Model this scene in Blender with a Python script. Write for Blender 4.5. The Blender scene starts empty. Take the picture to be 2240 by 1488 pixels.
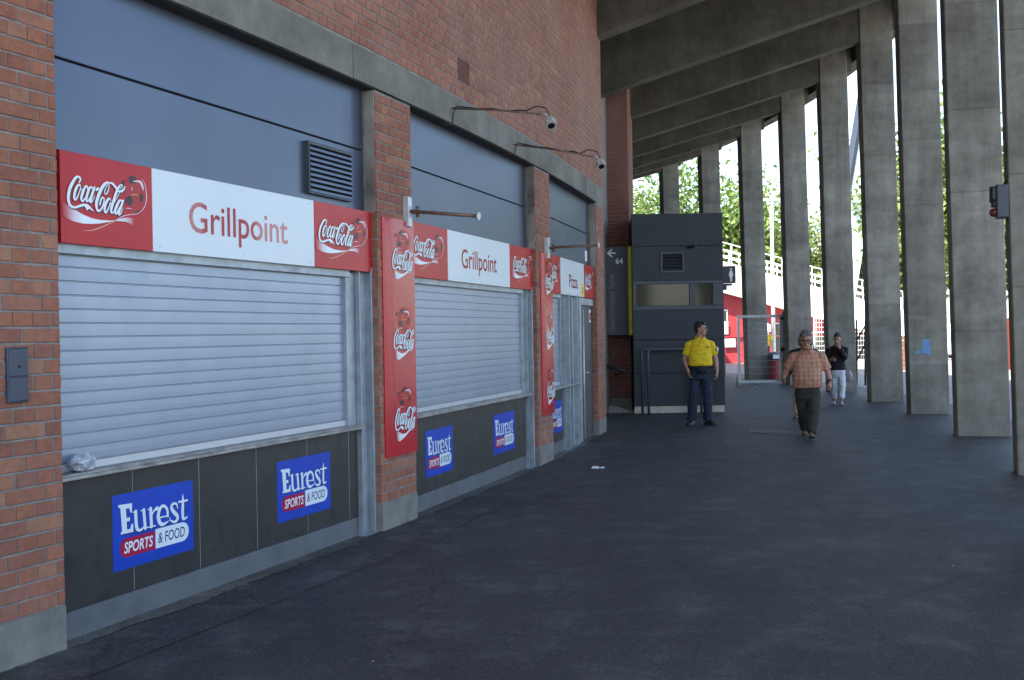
import bpy, math, random, json
from mathutils import Vector, Matrix
from math import sin, cos, pi, radians, atan2, hypot, sqrt
random.seed(7)
sc = bpy.context.scene
COL = sc.collection

# ---------------------------------------------------------------- camera, sky, sun, exposure
CH = 1.67
cam_d = bpy.data.cameras.new('camera'); cam = bpy.data.objects.new('camera', cam_d); COL.objects.link(cam)
cam_d.sensor_width = 36.0; cam_d.lens = 2265.0/2240.0*36.0; cam_d.clip_end = 2000; cam_d.clip_start = 0.05
PITCH = radians(-0.35); ROLL = radians(0.97)
fw = Vector((0, cos(PITCH), sin(PITCH))); r0 = Vector((1, 0, 0)); u0 = r0.cross(fw)
rt = r0*cos(ROLL) - u0*sin(ROLL); up = u0*cos(ROLL) + r0*sin(ROLL)
cam.matrix_world = Matrix(((rt.x, up.x, -fw.x, 0), (rt.y, up.y, -fw.y, 0), (rt.z, up.z, -fw.z, CH), (0, 0, 0, 1)))
sc.camera = cam
SUN_EL = radians(58); SUN_DIR = Vector((-0.80, -0.60, 0)).normalized()      # horizontal direction towards the sun
w = bpy.data.worlds.new('World'); sc.world = w; w.use_nodes = True
nt = w.node_tree; bg = nt.nodes['Background']
sky = nt.nodes.new('ShaderNodeTexSky'); sky.sky_type = 'NISHITA'; sky.sun_disc = False
sky.sun_elevation = SUN_EL; sky.sun_rotation = atan2(SUN_DIR.x, SUN_DIR.y); sky.dust_density = 1.6; sky.air_density = 1.0; sky.ozone_density = 1.0
nt.links.new(sky.outputs[0], bg.inputs[0]); bg.inputs[1].default_value = 0.13
sd = bpy.data.lights.new('sun', 'SUN'); sd.energy = 5.0; sd.angle = radians(0.5); sd.color = (1.0, 0.95, 0.86)
so = bpy.data.objects.new('sun', sd); COL.objects.link(so)
sdir = Vector((SUN_DIR.x*cos(SUN_EL), SUN_DIR.y*cos(SUN_EL), sin(SUN_EL)))
so.rotation_euler = sdir.to_track_quat('Z', 'Y').to_euler(); so.location = (0, 0, 40)
sc.view_settings.view_transform = 'Standard'; sc.view_settings.look = 'None'; sc.view_settings.gamma = 1
sc.view_settings.exposure = 2.3
sc.view_settings.use_curve_mapping = False
sc.cycles.max_bounces = 10; sc.cycles.diffuse_bounces = 3; sc.cycles.glossy_bounces = 4

# ---------------------------------------------------------------- materials
MATS = {}
def srgb(r, g, b):
    f = lambda c: (c/255/12.92) if c/255 <= 0.04045 else ((c/255+0.055)/1.055)**2.4
    return (f(r), f(g), f(b))
def base(name):
    m = bpy.data.materials.new(name); m.use_nodes = True
    n = m.node_tree; b = n.nodes['Principled BSDF']; MATS[name] = m
    return m, n, b
def N(n, t, **kw):
    x = n.nodes.new(t)
    for k, v in kw.items(): setattr(x, k, v)
    return x
def noise(n, vec, scale, detail=4, rough=0.55, stretch=None):
    if stretch:
        mp = N(n, 'ShaderNodeMapping'); mp.inputs['Scale'].default_value = stretch; n.links.new(vec, mp.inputs[0]); vec = mp.outputs[0]
    t = N(n, 'ShaderNodeTexNoise'); t.inputs['Scale'].default_value = scale; t.inputs['Detail'].default_value = detail
    t.inputs['Roughness'].default_value = rough; n.links.new(vec, t.inputs['Vector']); return t.outputs['Fac']
def ramp(n, fac, stops):
    r = N(n, 'ShaderNodeValToRGB'); e = r.color_ramp.elements
    while len(e) < len(stops): e.new(0.5)
    for el, (p, c) in zip(e, stops): el.position = p; el.color = (*c, 1) if len(c) == 3 else c
    n.links.new(fac, r.inputs[0]); return r.outputs[0]
def mix(n, fac, a, b, mode='MIX'):
    m = N(n, 'ShaderNodeMix', data_type='RGBA', blend_type=mode)
    for i, v in ((0, fac), (6, a), (7, b)):
        if hasattr(v, 'links') or hasattr(v, 'is_linked'): n.links.new(v, m.inputs[i])
        elif i == 0: m.inputs[0].default_value = v
        else: m.inputs[i].default_value = (*v, 1)
    return m.outputs[2]
def bump(n, b, h, strength, dist):
    bp = N(n, 'ShaderNodeBump'); bp.inputs['Strength'].default_value = strength; bp.inputs['Distance'].default_value = dist
    n.links.new(h, bp.inputs['Height']); n.links.new(bp.outputs[0], b.inputs['Normal'])
def pos(n): return N(n, 'ShaderNodeNewGeometry').outputs['Position']
def pm(name, c, rough=0.6, metal=0.0, var=0.15, scale=3.0, bmp=0.0, bscale=40.0, bdist=0.01, stretch=None, spec=None, rvar=0.0):
    m, n, b = base(name); p = pos(n)
    f = noise(n, p, scale, 5, 0.6, stretch)
    lo = tuple(x*(1-var) for x in c); hi = tuple(min(1, x*(1+var)) for x in c)
    n.links.new(ramp(n, f, [(0.3, lo), (0.7, hi)]), b.inputs['Base Color'])
    b.inputs['Roughness'].default_value = rough; b.inputs['Metallic'].default_value = metal
    if spec is not None: b.inputs['Specular IOR Level'].default_value = spec
    if rvar:
        rr = N(n, 'ShaderNodeMapRange'); rr.inputs[1].default_value = 0.3; rr.inputs[2].default_value = 0.7
        rr.inputs[3].default_value = rough-rvar; rr.inputs[4].default_value = rough+rvar
        n.links.new(noise(n, p, scale*3, 4), rr.inputs[0]); n.links.new(rr.outputs[0], b.inputs['Roughness'])
    if bmp: bump(n, b, noise(n, p, bscale, 5), bmp, bdist)
    return m
def brick_mat(name, tones, soot):
    m, n, b = base(name); p = pos(n)
    oi = N(n, 'ShaderNodeObjectInfo'); g = N(n, 'ShaderNodeNewGeometry')
    a = N(n, 'ShaderNodeMath', operation='ADD'); n.links.new(oi.outputs['Random'], a.inputs[0]); n.links.new(g.outputs['Random Per Island'], a.inputs[1])
    fr = N(n, 'ShaderNodeMath', operation='FRACT'); n.links.new(a.outputs[0], fr.inputs[0])
    k = len(tones)
    c = ramp(n, fr.outputs[0], [((i+0.5)/k, t) for i, t in enumerate(tones)])
    c = mix(n, 0.75, c, ramp(n, noise(n, p, 22, 6, 0.7), [(0.3, (0.62, 0.6, 0.6)), (0.72, (1.12, 1.1, 1.06))]), 'MULTIPLY')
    c = mix(n, soot, c, ramp(n, noise(n, p, 1.3, 5, 0.65), [(0.35, (0.6, 0.57, 0.58)), (0.65, (1.08, 1.06, 1.06))]), 'MULTIPLY')
    sz = N(n, 'ShaderNodeSeparateXYZ'); n.links.new(p, sz.inputs[0]); mr = N(n, 'ShaderNodeMapRange'); n.links.new(sz.outputs[2], mr.inputs[0])
    for i_, v_ in ((1, 3.6), (2, 4.6), (3, 0.12), (4, 0.85)): mr.inputs[i_].default_value = v_     # lime bloom weathers the high wall
    bl = mix(n, 1.0, ramp(n, noise(n, p, 0.8, 6, 0.7, (1, 1, 0.6)), [(0.34, (0, 0, 0)), (0.7, (0.62, 0.62, 0.62))]), mr.outputs[0], 'MULTIPLY')
    c = mix(n, bl, c, (0.345, 0.235, 0.195))
    sp = ramp(n, noise(n, p, 60, 3, 0.6), [(0.66, (0, 0, 0)), (0.8, (0.35, 0.33, 0.31))])
    c = mix(n, 0.35, c, sp, 'SCREEN')
    n.links.new(c, b.inputs['Base Color']); b.inputs['Roughness'].default_value = 0.82
    bump(n, b, noise(n, p, 120, 5, 0.7), 0.35, 0.004)
    return m
BR = [(0.325, 0.118, 0.070), (0.38, 0.148, 0.084), (0.275, 0.102, 0.068), (0.35, 0.130, 0.078), (0.415, 0.188, 0.108), (0.31, 0.128, 0.088), (0.365, 0.138, 0.074)]
brick_m = brick_mat('brick', BR, 0.6)
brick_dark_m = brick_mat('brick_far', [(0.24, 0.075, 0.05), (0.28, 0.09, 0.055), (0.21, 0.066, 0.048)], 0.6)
mortar_m = pm('mortar', (0.225, 0.208, 0.188), 0.95, var=0.3, scale=9, bmp=0.6, bscale=90, bdist=0.006)
def concrete(name, c, dark, bands=True):
    m, n, b = base(name); p = pos(n)
    a = ramp(n, noise(n, p, 0.9, 6, 0.65), [(0.32, dark), (0.68, c)])
    a = mix(n, 0.6, a, ramp(n, noise(n, p, 6, 6, 0.7), [(0.3, (0.72, 0.71, 0.69)), (0.7, (1.12, 1.12, 1.1))]), 'MULTIPLY')
    if bands:   # board marked lifts and run off streaks
        a = mix(n, 0.5, a, ramp(n, noise(n, p, 1.0, 4, 0.6, (0.5, 0.5, 3.2)), [(0.36, (0.7, 0.69, 0.66)), (0.62, (1.08, 1.08, 1.07))]), 'MULTIPLY')
        a = mix(n, 0.36, a, ramp(n, noise(n, p, 1.0, 6, 0.65, (4, 4, 0.3)), [(0.38, (0.5, 0.48, 0.45)), (0.58, (1.06, 1.06, 1.05))]), 'MULTIPLY')
    v = N(n, 'ShaderNodeTexVoronoi'); v.inputs['Scale'].default_value = 16; n.links.new(p, v.inputs['Vector'])
    a = mix(n, 0.7, a, ramp(n, v.outputs['Distance'], [(0.03, (0.35, 0.34, 0.32)), (0.09, (1, 1, 1))]), 'MULTIPLY')
    a = mix(n, 0.55, a, ramp(n, noise(n, p, 2.2, 8, 0.78), [(0.34, (0.6, 0.58, 0.55)), (0.5, (1, 1, 1)), (0.68, (1.3, 1.3, 1.28))]), 'MULTIPLY')
    n.links.new(a, b.inputs['Base Color']); b.inputs['Roughness'].default_value = 0.85
    bump(n, b, noise(n, p, 35, 6, 0.7), 0.4, 0.012)
    return m
conc_m = concrete('column_concrete', (0.275, 0.262, 0.222), (0.168, 0.157, 0.128)); conc2_m = concrete('column_concrete_pale', (0.31, 0.295, 0.25), (0.19, 0.177, 0.146)); conc3_m = concrete('column_concrete_dark', (0.24, 0.228, 0.192), (0.145, 0.135, 0.11))
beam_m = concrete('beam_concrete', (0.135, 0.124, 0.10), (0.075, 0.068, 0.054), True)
lintel_m = concrete('lintel_concrete', (0.245, 0.24, 0.205), (0.135, 0.132, 0.112), False)
plinth_m = concrete('plinth_concrete', (0.29, 0.275, 0.24), (0.15, 0.14, 0.12), False)
rough_m = concrete('rough_reveal', (0.42, 0.38, 0.33), (0.10, 0.08, 0.065), False)
def asphalt(name, c, var, patches, rgh=0.6):
    m, n, b = base(name); p = pos(n)
    lo = tuple(x*(1-var) for x in c); hi = tuple(x*(1+var) for x in c)
    a = ramp(n, noise(n, p, 0.55, 7, 0.62), [(0.32, lo), (0.68, hi)])
    a = mix(n, 0.9, a, ramp(n, noise(n, p, 95, 3, 0.8), [(0.40, (0.3, 0.3, 0.3)), (0.60, (1.85, 1.82, 1.78))]), 'MULTIPLY')
    a = mix(n, 0.7, a, ramp(n, noise(n, p, 26, 5, 0.85), [(0.38, (0.62, 0.62, 0.62)), (0.64, (1.42, 1.4, 1.37))]), 'MULTIPLY')
    vs_ = N(n, 'ShaderNodeTexVoronoi'); vs_.inputs['Scale'].default_value = 70; n.links.new(p, vs_.inputs['Vector']); sc_ = N(n, 'ShaderNodeSeparateColor'); n.links.new(vs_.outputs['Color'], sc_.inputs[0])
    a = mix(n, 0.5, a, ramp(n, sc_.outputs[0], [(0.86, (0, 0, 0)), (0.98, (0.075, 0.072, 0.068))]), 'SCREEN')
    vc = N(n, 'ShaderNodeTexVoronoi', feature='DISTANCE_TO_EDGE'); vc.inputs['Scale'].default_value = 0.35; ad = N(n, 'ShaderNodeVectorMath', operation='MULTIPLY_ADD')
    tn = N(n, 'ShaderNodeTexNoise'); tn.inputs['Scale'].default_value = 2.5; tn.inputs['Detail'].default_value = 6; n.links.new(p, tn.inputs['Vector'])
    n.links.new(tn.outputs['Color'], ad.inputs[0]); ad.inputs[1].default_value = (0.8, 0.8, 0.0); n.links.new(p, ad.inputs[2]); n.links.new(ad.outputs[0], vc.inputs['Vector'])
    a = mix(n, 0.55, a, ramp(n, vc.outputs['Distance'], [(0.002, (0.3, 0.3, 0.3)), (0.008, (1, 1, 1))]), 'MULTIPLY')
    a = mix(n, patches, a, ramp(n, noise(n, p, 2.3, 6, 0.7), [(0.50, (0, 0, 0)), (0.78, (0.26, 0.245, 0.225))]), 'SCREEN')
    a = mix(n, patches, a, ramp(n, noise(n, p, 1.0, 7, 0.75, (0.5, 3.5, 1)), [(0.55, (0, 0, 0)), (0.8, (0.16, 0.155, 0.145))]), 'SCREEN')
    v = N(n, 'ShaderNodeTexVoronoi'); v.inputs['Scale'].default_value = 5.5; n.links.new(p, v.inputs['Vector'])
    a = mix(n, 0.5, a, ramp(n, v.outputs['Distance'], [(0.012, (0.5, 0.48, 0.45)), (0.022, (0, 0, 0))]), 'SCREEN')
    n.links.new(a, b.inputs['Base Color'])
    b.inputs['Roughness'].default_value = rgh
    bump(n, b, noise(n, p, 170, 4, 0.7), 0.5, 0.006)
    return m
asph_m = asphalt('asphalt', (0.036, 0.0355, 0.0355), 0.3, 0.26)
asph2_m = asphalt('asphalt_old', (0.042, 0.041, 0.040), 0.3, 0.4)
pave_m = asphalt('outer_asphalt', (0.17, 0.168, 0.165), 0.15, 0.2)
dust_m = asphalt('dust', (0.10, 0.092, 0.08), 0.55, 0.5)
panel_m = pm('panel_grey', (0.100, 0.121, 0.165), 0.36, 0.6, 0.07, 0.6, rvar=0.03)
panel_gap_m = pm('panel_gap', (0.012, 0.012, 0.014), 0.8)
shut_m = pm('shutter_alu', (0.30, 0.345, 0.42), 0.38, 0.5, 0.06, 1.2, stretch=(1, 1, 0.3), rvar=0.05, bmp=0.05, bscale=4, bdist=0.02)
bar_m = pm('shutter_bar', (0.55, 0.57, 0.60), 0.35, 0.5, 0.05)
galv_m = pm('galvanised', (0.34, 0.37, 0.40), 0.45, 0.55, 0.22, 7, bmp=0.05, rvar=0.1)
galv_l_m = pm('galvanised_light', (0.55, 0.57, 0.58), 0.42, 0.4, 0.15, 9)
counter_m = pm('counter_board', (0.024, 0.023, 0.0225), 0.45, 0.0, 0.25, 4, rvar=0.1)
kick_m = pm('kick_plate', (0.13, 0.14, 0.155), 0.5, 0.3, 0.15, 5)
sill_m = pm('sill', (0.33, 0.31, 0.29), 0.5, 0.3, 0.4, 8, stretch=(1, 1, 4), bmp=0.2, bscale=30)
cabin_m = pm('cabin_panel', (0.040, 0.044, 0.051), 0.6, 0.0, 0.08, 2, spec=0.3)
cabin_f_m = pm('cabin_frame', (0.045, 0.052, 0.065), 0.45, 0.2, 0.05)
black_m = pm('black_rubber', (0.012, 0.012, 0.013), 0.6)
darkm_m = pm('dark_metal', (0.03, 0.034, 0.042), 0.45, 0.4, 0.1)
navy_m = pm('box_blue_grey', (0.045, 0.055, 0.085), 0.4, 0.1, 0.1, 8)
rust_m = pm('rusty_tube', (0.21, 0.13, 0.10), 0.55, 0.4, 0.4, 20)
cream_m = pm('cream_strip', (0.50, 0.45, 0.36), 0.8, 0, 0.15, 4)
yellow_m = pm('yellow_strip', (0.80, 0.66, 0.015), 0.5)
white_m = pm('white_paint', (0.8, 0.8, 0.78), 0.5, 0, 0.05)
lampw_m = pm('lamp_white', (0.40, 0.40, 0.37), 0.5, 0, 0.15, 20)
redwall_m = pm('red_cladding', (0.42, 0.028, 0.032), 0.55, 0, 0.1, 1)
redbin_m = pm('bin_red', (0.22, 0.018, 0.02), 0.4, 0, 0.1, 3)
lens_m = pm('lens', (0.01, 0.01, 0.012), 0.12)
redlamp_m = pm('red_lens', (0.13, 0.02, 0.014), 0.3)
paint_blue_m = pm('pale_blue_paint', (0.13, 0.26, 0.44), 0.75, 0, 0.25, 14)
paper_m = pm('paper', (0.72, 0.72, 0.70), 0.8, 0, 0.1)
niche_m = pm('niche_board', (0.13, 0.042, 0.035), 0.8, 0, 0.2, 10)
iron_m = pm('cast_iron', (0.11, 0.105, 0.10), 0.5, 0.5, 0.3, 14)
bluestrip_m = pm('blue_flashing', (0.18, 0.26, 0.33), 0.5, 0.1, 0.2, 10)
handle_m = pm('steel_handle', (0.6, 0.6, 0.6), 0.25, 0.9, 0.05)
orange_m = pm('orange_board', (0.7, 0.10, 0.03), 0.5)
wood_m = pm('brown_boards', (0.22, 0.10, 0.06), 0.7, 0, 0.2, 5)
m, n, b = base('print'); MPRINT = m           # flat print: colours come from the artwork
at = N(n, 'ShaderNodeAttribute', attribute_name='print_col'); n.links.new(at.outputs['Color'], b.inputs['Base Color'])
b.inputs['Roughness'].default_value = 0.3; b.inputs['Specular IOR Level'].default_value = 0.3
bump(n, b, noise(n, pos(n), 2.2, 2), 0.08, 0.02)
m, n, b = base('sign_red'); REDP = m
n.links.new(ramp(n, noise(n, pos(n), 1.5, 2), [(0.3, (0.46, 0.012, 0.018)), (0.7, (0.52, 0.018, 0.024))]), b.inputs['Base Color'])
b.inputs['Roughness'].default_value = 0.3; b.inputs['Specular IOR Level'].default_value = 0.28
bump(n, b, noise(n, pos(n), 2.0, 2), 0.10, 0.03)
m, n, b = base('banner_red'); BANR = m
n.links.new(ramp(n, noise(n, pos(n), 1.5, 2), [(0.3, (0.44, 0.012, 0.02)), (0.7, (0.50, 0.018, 0.026))]), b.inputs['Base Color'])
b.inputs['Roughness'].default_value = 0.22; b.inputs['Specular IOR Level'].default_value = 0.4; b.inputs['Coat Weight'].default_value = 0.08; b.inputs['Coat Roughness'].default_value = 0.08
bump(n, b, noise(n, pos(n), 3.0, 2), 0.16, 0.04)
m, n, b = base('sign_white'); WHITEP = m
n.links.new(ramp(n, noise(n, pos(n), 1.5, 2), [(0.3, (0.66, 0.71, 0.73)), (0.7, (0.70, 0.74, 0.76))]), b.inputs['Base Color'])
b.inputs['Roughness'].default_value = 0.3
m, n, b = base('foil_letters'); FOIL = m
n.links.new(ramp(n, noise(n, pos(n), 2, 2), [(0.3, (0.36, 0.006, 0.014)), (0.7, (0.42, 0.01, 0.02))]), b.inputs['Base Color'])
b.inputs['Roughness'].default_value = 0.18; b.inputs['Coat Weight'].default_value = 0.5
m, n, b = base('glass_pane'); GLASS = m
n.links.new(ramp(n, noise(n, pos(n), 1.2, 3), [(0.35, (0.018, 0.022, 0.014)), (0.65, (0.035, 0.038, 0.027))]), b.inputs['Base Color'])
b.inputs['Roughness'].default_value = 0.1; b.inputs['Specular IOR Level'].default_value = 0.5
m, n, b = base('plastic_film'); FILM = m
n.links.new(ramp(n, noise(n, pos(n), 30, 4), [(0.3, (0.45, 0.5, 0.56)), (0.7, (0.75, 0.78, 0.8))]), b.inputs['Base Color'])
b.inputs['Roughness'].default_value = 0.15; b.inputs['Coat Weight'].default_value = 0.6; b.inputs['Transmission Weight'].default_value = 0.3
m, n, b = base('leaf'); LEAF = m
g = N(n, 'ShaderNodeNewGeometry'); oi = N(n, 'ShaderNodeObjectInfo')
c = ramp(n, g.outputs['Random Per Island'], [(0.0, (0.075, 0.125, 0.024)), (0.4, (0.125, 0.19, 0.038)), (0.75, (0.165, 0.225, 0.055)), (1.0, (0.21, 0.25, 0.08))])
c = mix(n, 0.35, c, ramp(n, oi.outputs['Random'], [(0, (0.7, 0.9, 0.7)), (1, (1.2, 1.1, 0.9))]), 'MULTIPLY')
n.links.new(c, b.inputs['Base Color']); b.inputs['Roughness'].default_value = 0.55
tr = N(n, 'ShaderNodeBsdfTranslucent'); n.links.new(c, tr.inputs['Color'])
ms = N(n, 'ShaderNodeMixShader'); ms.inputs[0].default_value = 0.5
n.links.new(b.outputs[0], ms.inputs[1]); n.links.new(tr.outputs[0], ms.inputs[2]); n.links.new(ms.outputs[0], n.nodes['Material Output'].inputs[0])
bark_m = pm('bark', (0.11, 0.085, 0.06), 0.9, 0, 0.3, 6, bmp=0.6, bscale=20, bdist=0.03)

# ---------------------------------------------------------------- mesh helpers
class MB:
    def __init__(s): s.v = []; s.f = []; s.m = []; s.c = []; s.sm = []
    def add(s, vs, fs, mi=0, col=None, smooth=False):
        o = len(s.v); s.v += [tuple(p) for p in vs]
        for f in fs: s.f.append(tuple(i+o for i in f)); s.m.append(mi); s.sm.append(smooth)
        if col is None: s.c += [(1, 1, 1)]*len(vs)
        elif isinstance(col[0], (int, float)): s.c += [col]*len(vs)
        else: s.c += list(col)
        return s
    def hexa(s, p, mi=0):      # p: 8 corners, bottom ring then top ring
        return s.add(p, [(3, 2, 1, 0), (4, 5, 6, 7), (0, 1, 5, 4), (1, 2, 6, 5), (2, 3, 7, 6), (3, 0, 4, 7)], mi)
    def box(s, x0, x1, y0, y1, z0, z1, mi=0):
        return s.hexa([(x0, y0, z0), (x1, y0, z0), (x1, y1, z0), (x0, y1, z0), (x0, y0, z1), (x1, y0, z1), (x1, y1, z1), (x0, y1, z1)], mi)
    def fbox(s, F, u0, u1, d0, d1, z0, z1, mi=0, bev=0.0):
        P = F.p
        if not bev:
            return s.hexa([P(u0, d1, z0), P(u1, d1, z0), P(u1, d0, z0), P(u0, d0, z0), P(u0, d1, z1), P(u1, d1, z1), P(u1, d0, z1), P(u0, d0, z1)], mi)
        b = bev
        vs = [P(u0, d0, z0), P(u1, d0, z0), P(u1, d0, z1), P(u0, d0, z1), P(u0, d1-b, z0), P(u1, d1-b, z0), P(u1, d1-b, z1), P(u0, d1-b, z1),
              P(u0+b, d1, z0+b), P(u1-b, d1, z0+b), P(u1-b, d1, z1-b), P(u0+b, d1, z1-b)]
        fs = [(0, 3, 2, 1), (0, 1, 5, 4), (1, 2, 6, 5), (2, 3, 7, 6), (3, 0, 4, 7), (4, 5, 9, 8), (5, 6, 10, 9), (6, 7, 11, 10), (7, 4, 8, 11), (8, 9, 10, 11)]
        return s.add(vs, fs, mi)
    def tube(s, pts, r, k=8, mi=0, cap=True, smooth=True):
        pts = [Vector(p) for p in pts]; rs = r if isinstance(r, (list, tuple)) else [r]*len(pts)
        vs = []; ref = None
        for i, p in enumerate(pts):
            t = (pts[min(i+1, len(pts)-1)] - pts[max(i-1, 0)]).normalized()
            if ref is None: ref = Vector((0, 0, 1)) if abs(t.z) < 0.9 else Vector((1, 0, 0))
            a = (ref - t*ref.dot(t)).normalized(); bb = t.cross(a); ref = a
            vs += [p + (a*cos(2*pi*j/k) + bb*sin(2*pi*j/k))*rs[i] for j in range(k)]
        fs = [(i*k+j, i*k+(j+1) % k, (i+1)*k+(j+1) % k, (i+1)*k+j) for i in range(len(pts)-1) for j in range(k)]
        s.add(vs, fs, mi, smooth=smooth)
        if cap: o = len(s.v)-len(vs); s.f += [tuple(o+j for j in reversed(range(k))), tuple(o+len(vs)-k+j for j in range(k))]; s.m += [mi, mi]; s.sm += [False, False]
        return s
    def prism(s, poly, z0, z1, mi=0):
        k = len(poly)
        return s.add([(x, y, z0) for x, y in poly]+[(x, y, z1) for x, y in poly],
                     [tuple(reversed(range(k))), tuple(range(k, 2*k))]+[(i, (i+1) % k, k+(i+1) % k, k+i) for i in range(k)], mi)
    def loft(s, rings, mi=0, cap=True, smooth=True):
        k = len(rings[0]); vs = [p for r in rings for p in r]; o = len(s.v)
        s.add(vs, [(i*k+j, i*k+(j+1) % k, (i+1)*k+(j+1) % k, (i+1)*k+j) for i in range(len(rings)-1) for j in range(k)], mi, smooth=smooth)
        if cap:
            s.f += [tuple(o+j for j in reversed(range(k))), tuple(o+len(vs)-k+j for j in range(k))]; s.m += [mi, mi]; s.sm += [False, False]
        return s
    def mesh(s, name, mats, off=(0, 0, 0), colors=False):
        me = bpy.data.meshes.new(name)
        me.from_pydata([(x-off[0], y-off[1], z-off[2]) for x, y, z in s.v], [], s.f)
        for mt in (mats if isinstance(mats, (list, tuple)) else [mats]): me.materials.append(mt)
        me.polygons.foreach_set('material_index', s.m); me.polygons.foreach_set('use_smooth', s.sm)
        if colors:
            ca = me.color_attributes.new('print_col', 'FLOAT_COLOR', 'POINT')
            ca.data.foreach_set('color', [x for c in s.c for x in (*c, 1.0)])
        me.update(); return me
WL = {}
def props(o, label=None, cat=None, group=None, kind=None):
    for k, v in (('label', label), ('category', cat), ('group', group), ('kind', kind)):
        if v: o[k] = v
    return o
def link(name, me, origin, parent=None):
    o = bpy.data.objects.new(name, me); COL.objects.link(o); WL[o] = Vector(origin)
    if parent is not None: o.parent = parent; o.location = Vector(origin) - WL[parent]
    else: o.location = origin
    return o
def mk(name, mb, mats, parent=None, colors=False, **kw):
    xs, ys, zs = zip(*mb.v); org = ((min(xs)+max(xs))/2, (min(ys)+max(ys))/2, min(zs))
    return props(link(name, mb.mesh(name, mats, org, colors), org, parent), **kw)
def thing(name, loc, label, cat, group=None):
    return props(link(name, None, loc), label, cat, group)

# ---------------------------------------------------------------- facade coordinates: s along the curved brick wall, d outwards
CX, CY, R = -67.70, 34.27, 71.28
def FP(s, d, z): t = s/R; return Vector((CX+(R+d)*cos(t), CY+(R+d)*sin(t), z))
class Frame:           # a flat frame on the facade chord s0..s1; u runs in facade metres
    def __init__(f, s0, s1):
        f.s0 = s0; a = FP(s0, 0, 0); b = FP(s1, 0, 0); f.o = a; f.x = (b-a).normalized(); f.n = Vector((f.x.y, -f.x.x, 0)); f.k = (b-a).length/(s1-s0)
    def p(f, s, d, z): return f.o + f.x*((s-f.s0)*f.k) + f.n*d + Vector((0, 0, z))
class Plane:           # a general vertical plane: origin, direction angle of u, outward normal on its right
    def __init__(f, o, ang): f.o = Vector(o); f.x = Vector((cos(ang), sin(ang), 0)); f.n = Vector((f.x.y, -f.x.x, 0))
    def p(f, u, d, z): return f.o + f.x*u + f.n*d + Vector((0, 0, z))
def cbox(mb, s0, s1, d0, d1, z0, z1, step=0.5, mi=0):
    k = max(1, int(math.ceil((s1-s0)/step)))
    rings = []
    for i in range(k+1):
        s = s0+(s1-s0)*i/k
        rings.append([FP(s, d0, z0), FP(s, d1, z0), FP(s, d1, z1), FP(s, d0, z1)])
    return mb.loft(rings, mi, True, False)
fwl = (fw, rt, up)
def proj(p):
    d = Vector(p)-Vector((0, 0, CH)); z = d.dot(fw)
    if z < 0.1: return None
    return (1120+2265*d.dot(rt)/z, 744-2265*d.dot(up)/z, z)
def at(x, y, Y):
    d = fw*2265 + rt*(x-1120) - up*(y-744); return Vector((0, 0, CH)) + d*(Y/d.y)

# ---------------------------------------------------------------- ground
gb = MB(); gb.box(-300, 300, -300, 400, -0.3, 0)
mk('ground', gb, asph_m, kind='structure')
rb = MB(); CC = Vector((-41.0, 28.0, 0))
ang = [radians(a) for a in range(-80, 81, 4)]
vs = []; 
for a in ang: vs += [(CC.x+50.75*cos(a), CC.y+50.75*sin(a), 0.004), (CC.x+260*cos(a), CC.y+260*sin(a), 0.004)]
rb.add(vs, [(2*i, 2*i+1, 2*i+3, 2*i+2) for i in range(len(ang)-1)])
mk('outer_pavement', rb, pave_m, kind='structure')
sb = MB(); vs = []; ss = [-33+0.25*i for i in range(65)]
for s in ss:
    d1 = 0.5 + 0.03*sin(s*0.9)
    vs += [FP(s, -0.3, 0.004), FP(s, d1, 0.004)]
sb.add(vs, [(2*i, 2*i+1, 2*i+3, 2*i+2) for i in range(len(ss)-1)])
mk('asphalt_strip', sb, asph2_m, kind='structure')
db = MB(); vs = []; ss = [-31+0.06*i for i in range(235)]
for s in ss: vs += [FP(s, -0.2, 0.008), FP(s, 0.01+0.05*random.random()**2+0.025*sin(s*5)*sin(s*1.7), 0.008)]
db.add(vs, [(2*i, 2*i+1, 2*i+3, 2*i+2) for i in range(len(ss)-1)])
mk('grit_line', db, dust_m, kind='structure')
mh = at(1682, 945, 16.86); mh.z = 0
mb = MB(); k = 28
mb.loft([[(mh.x+r*cos(2*pi*i/k), mh.y+r*sin(2*pi*i/k), z) for i in range(k)] for r, z in ((0.31, -0.02), (0.31, 0.010), (0.285, 0.010), (0.275, 0.005), (0.05, 0.007))], 0, True, False)
mhc = mk('manhole_cover', mb, iron_m, label='round cast iron manhole cover set in the asphalt in front of the man in yellow', cat='manhole cover')
mb = MB()
for i in range(-3, 4):
    hl = sqrt(0.26**2-(i*0.07)**2); mb.box(mh.x-hl, mh.x+hl, mh.y+i*0.07-0.015, mh.y+i*0.07+0.015, 0.006, 0.013)
mk('tread_rib', mb, iron_m, mhc)

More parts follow.
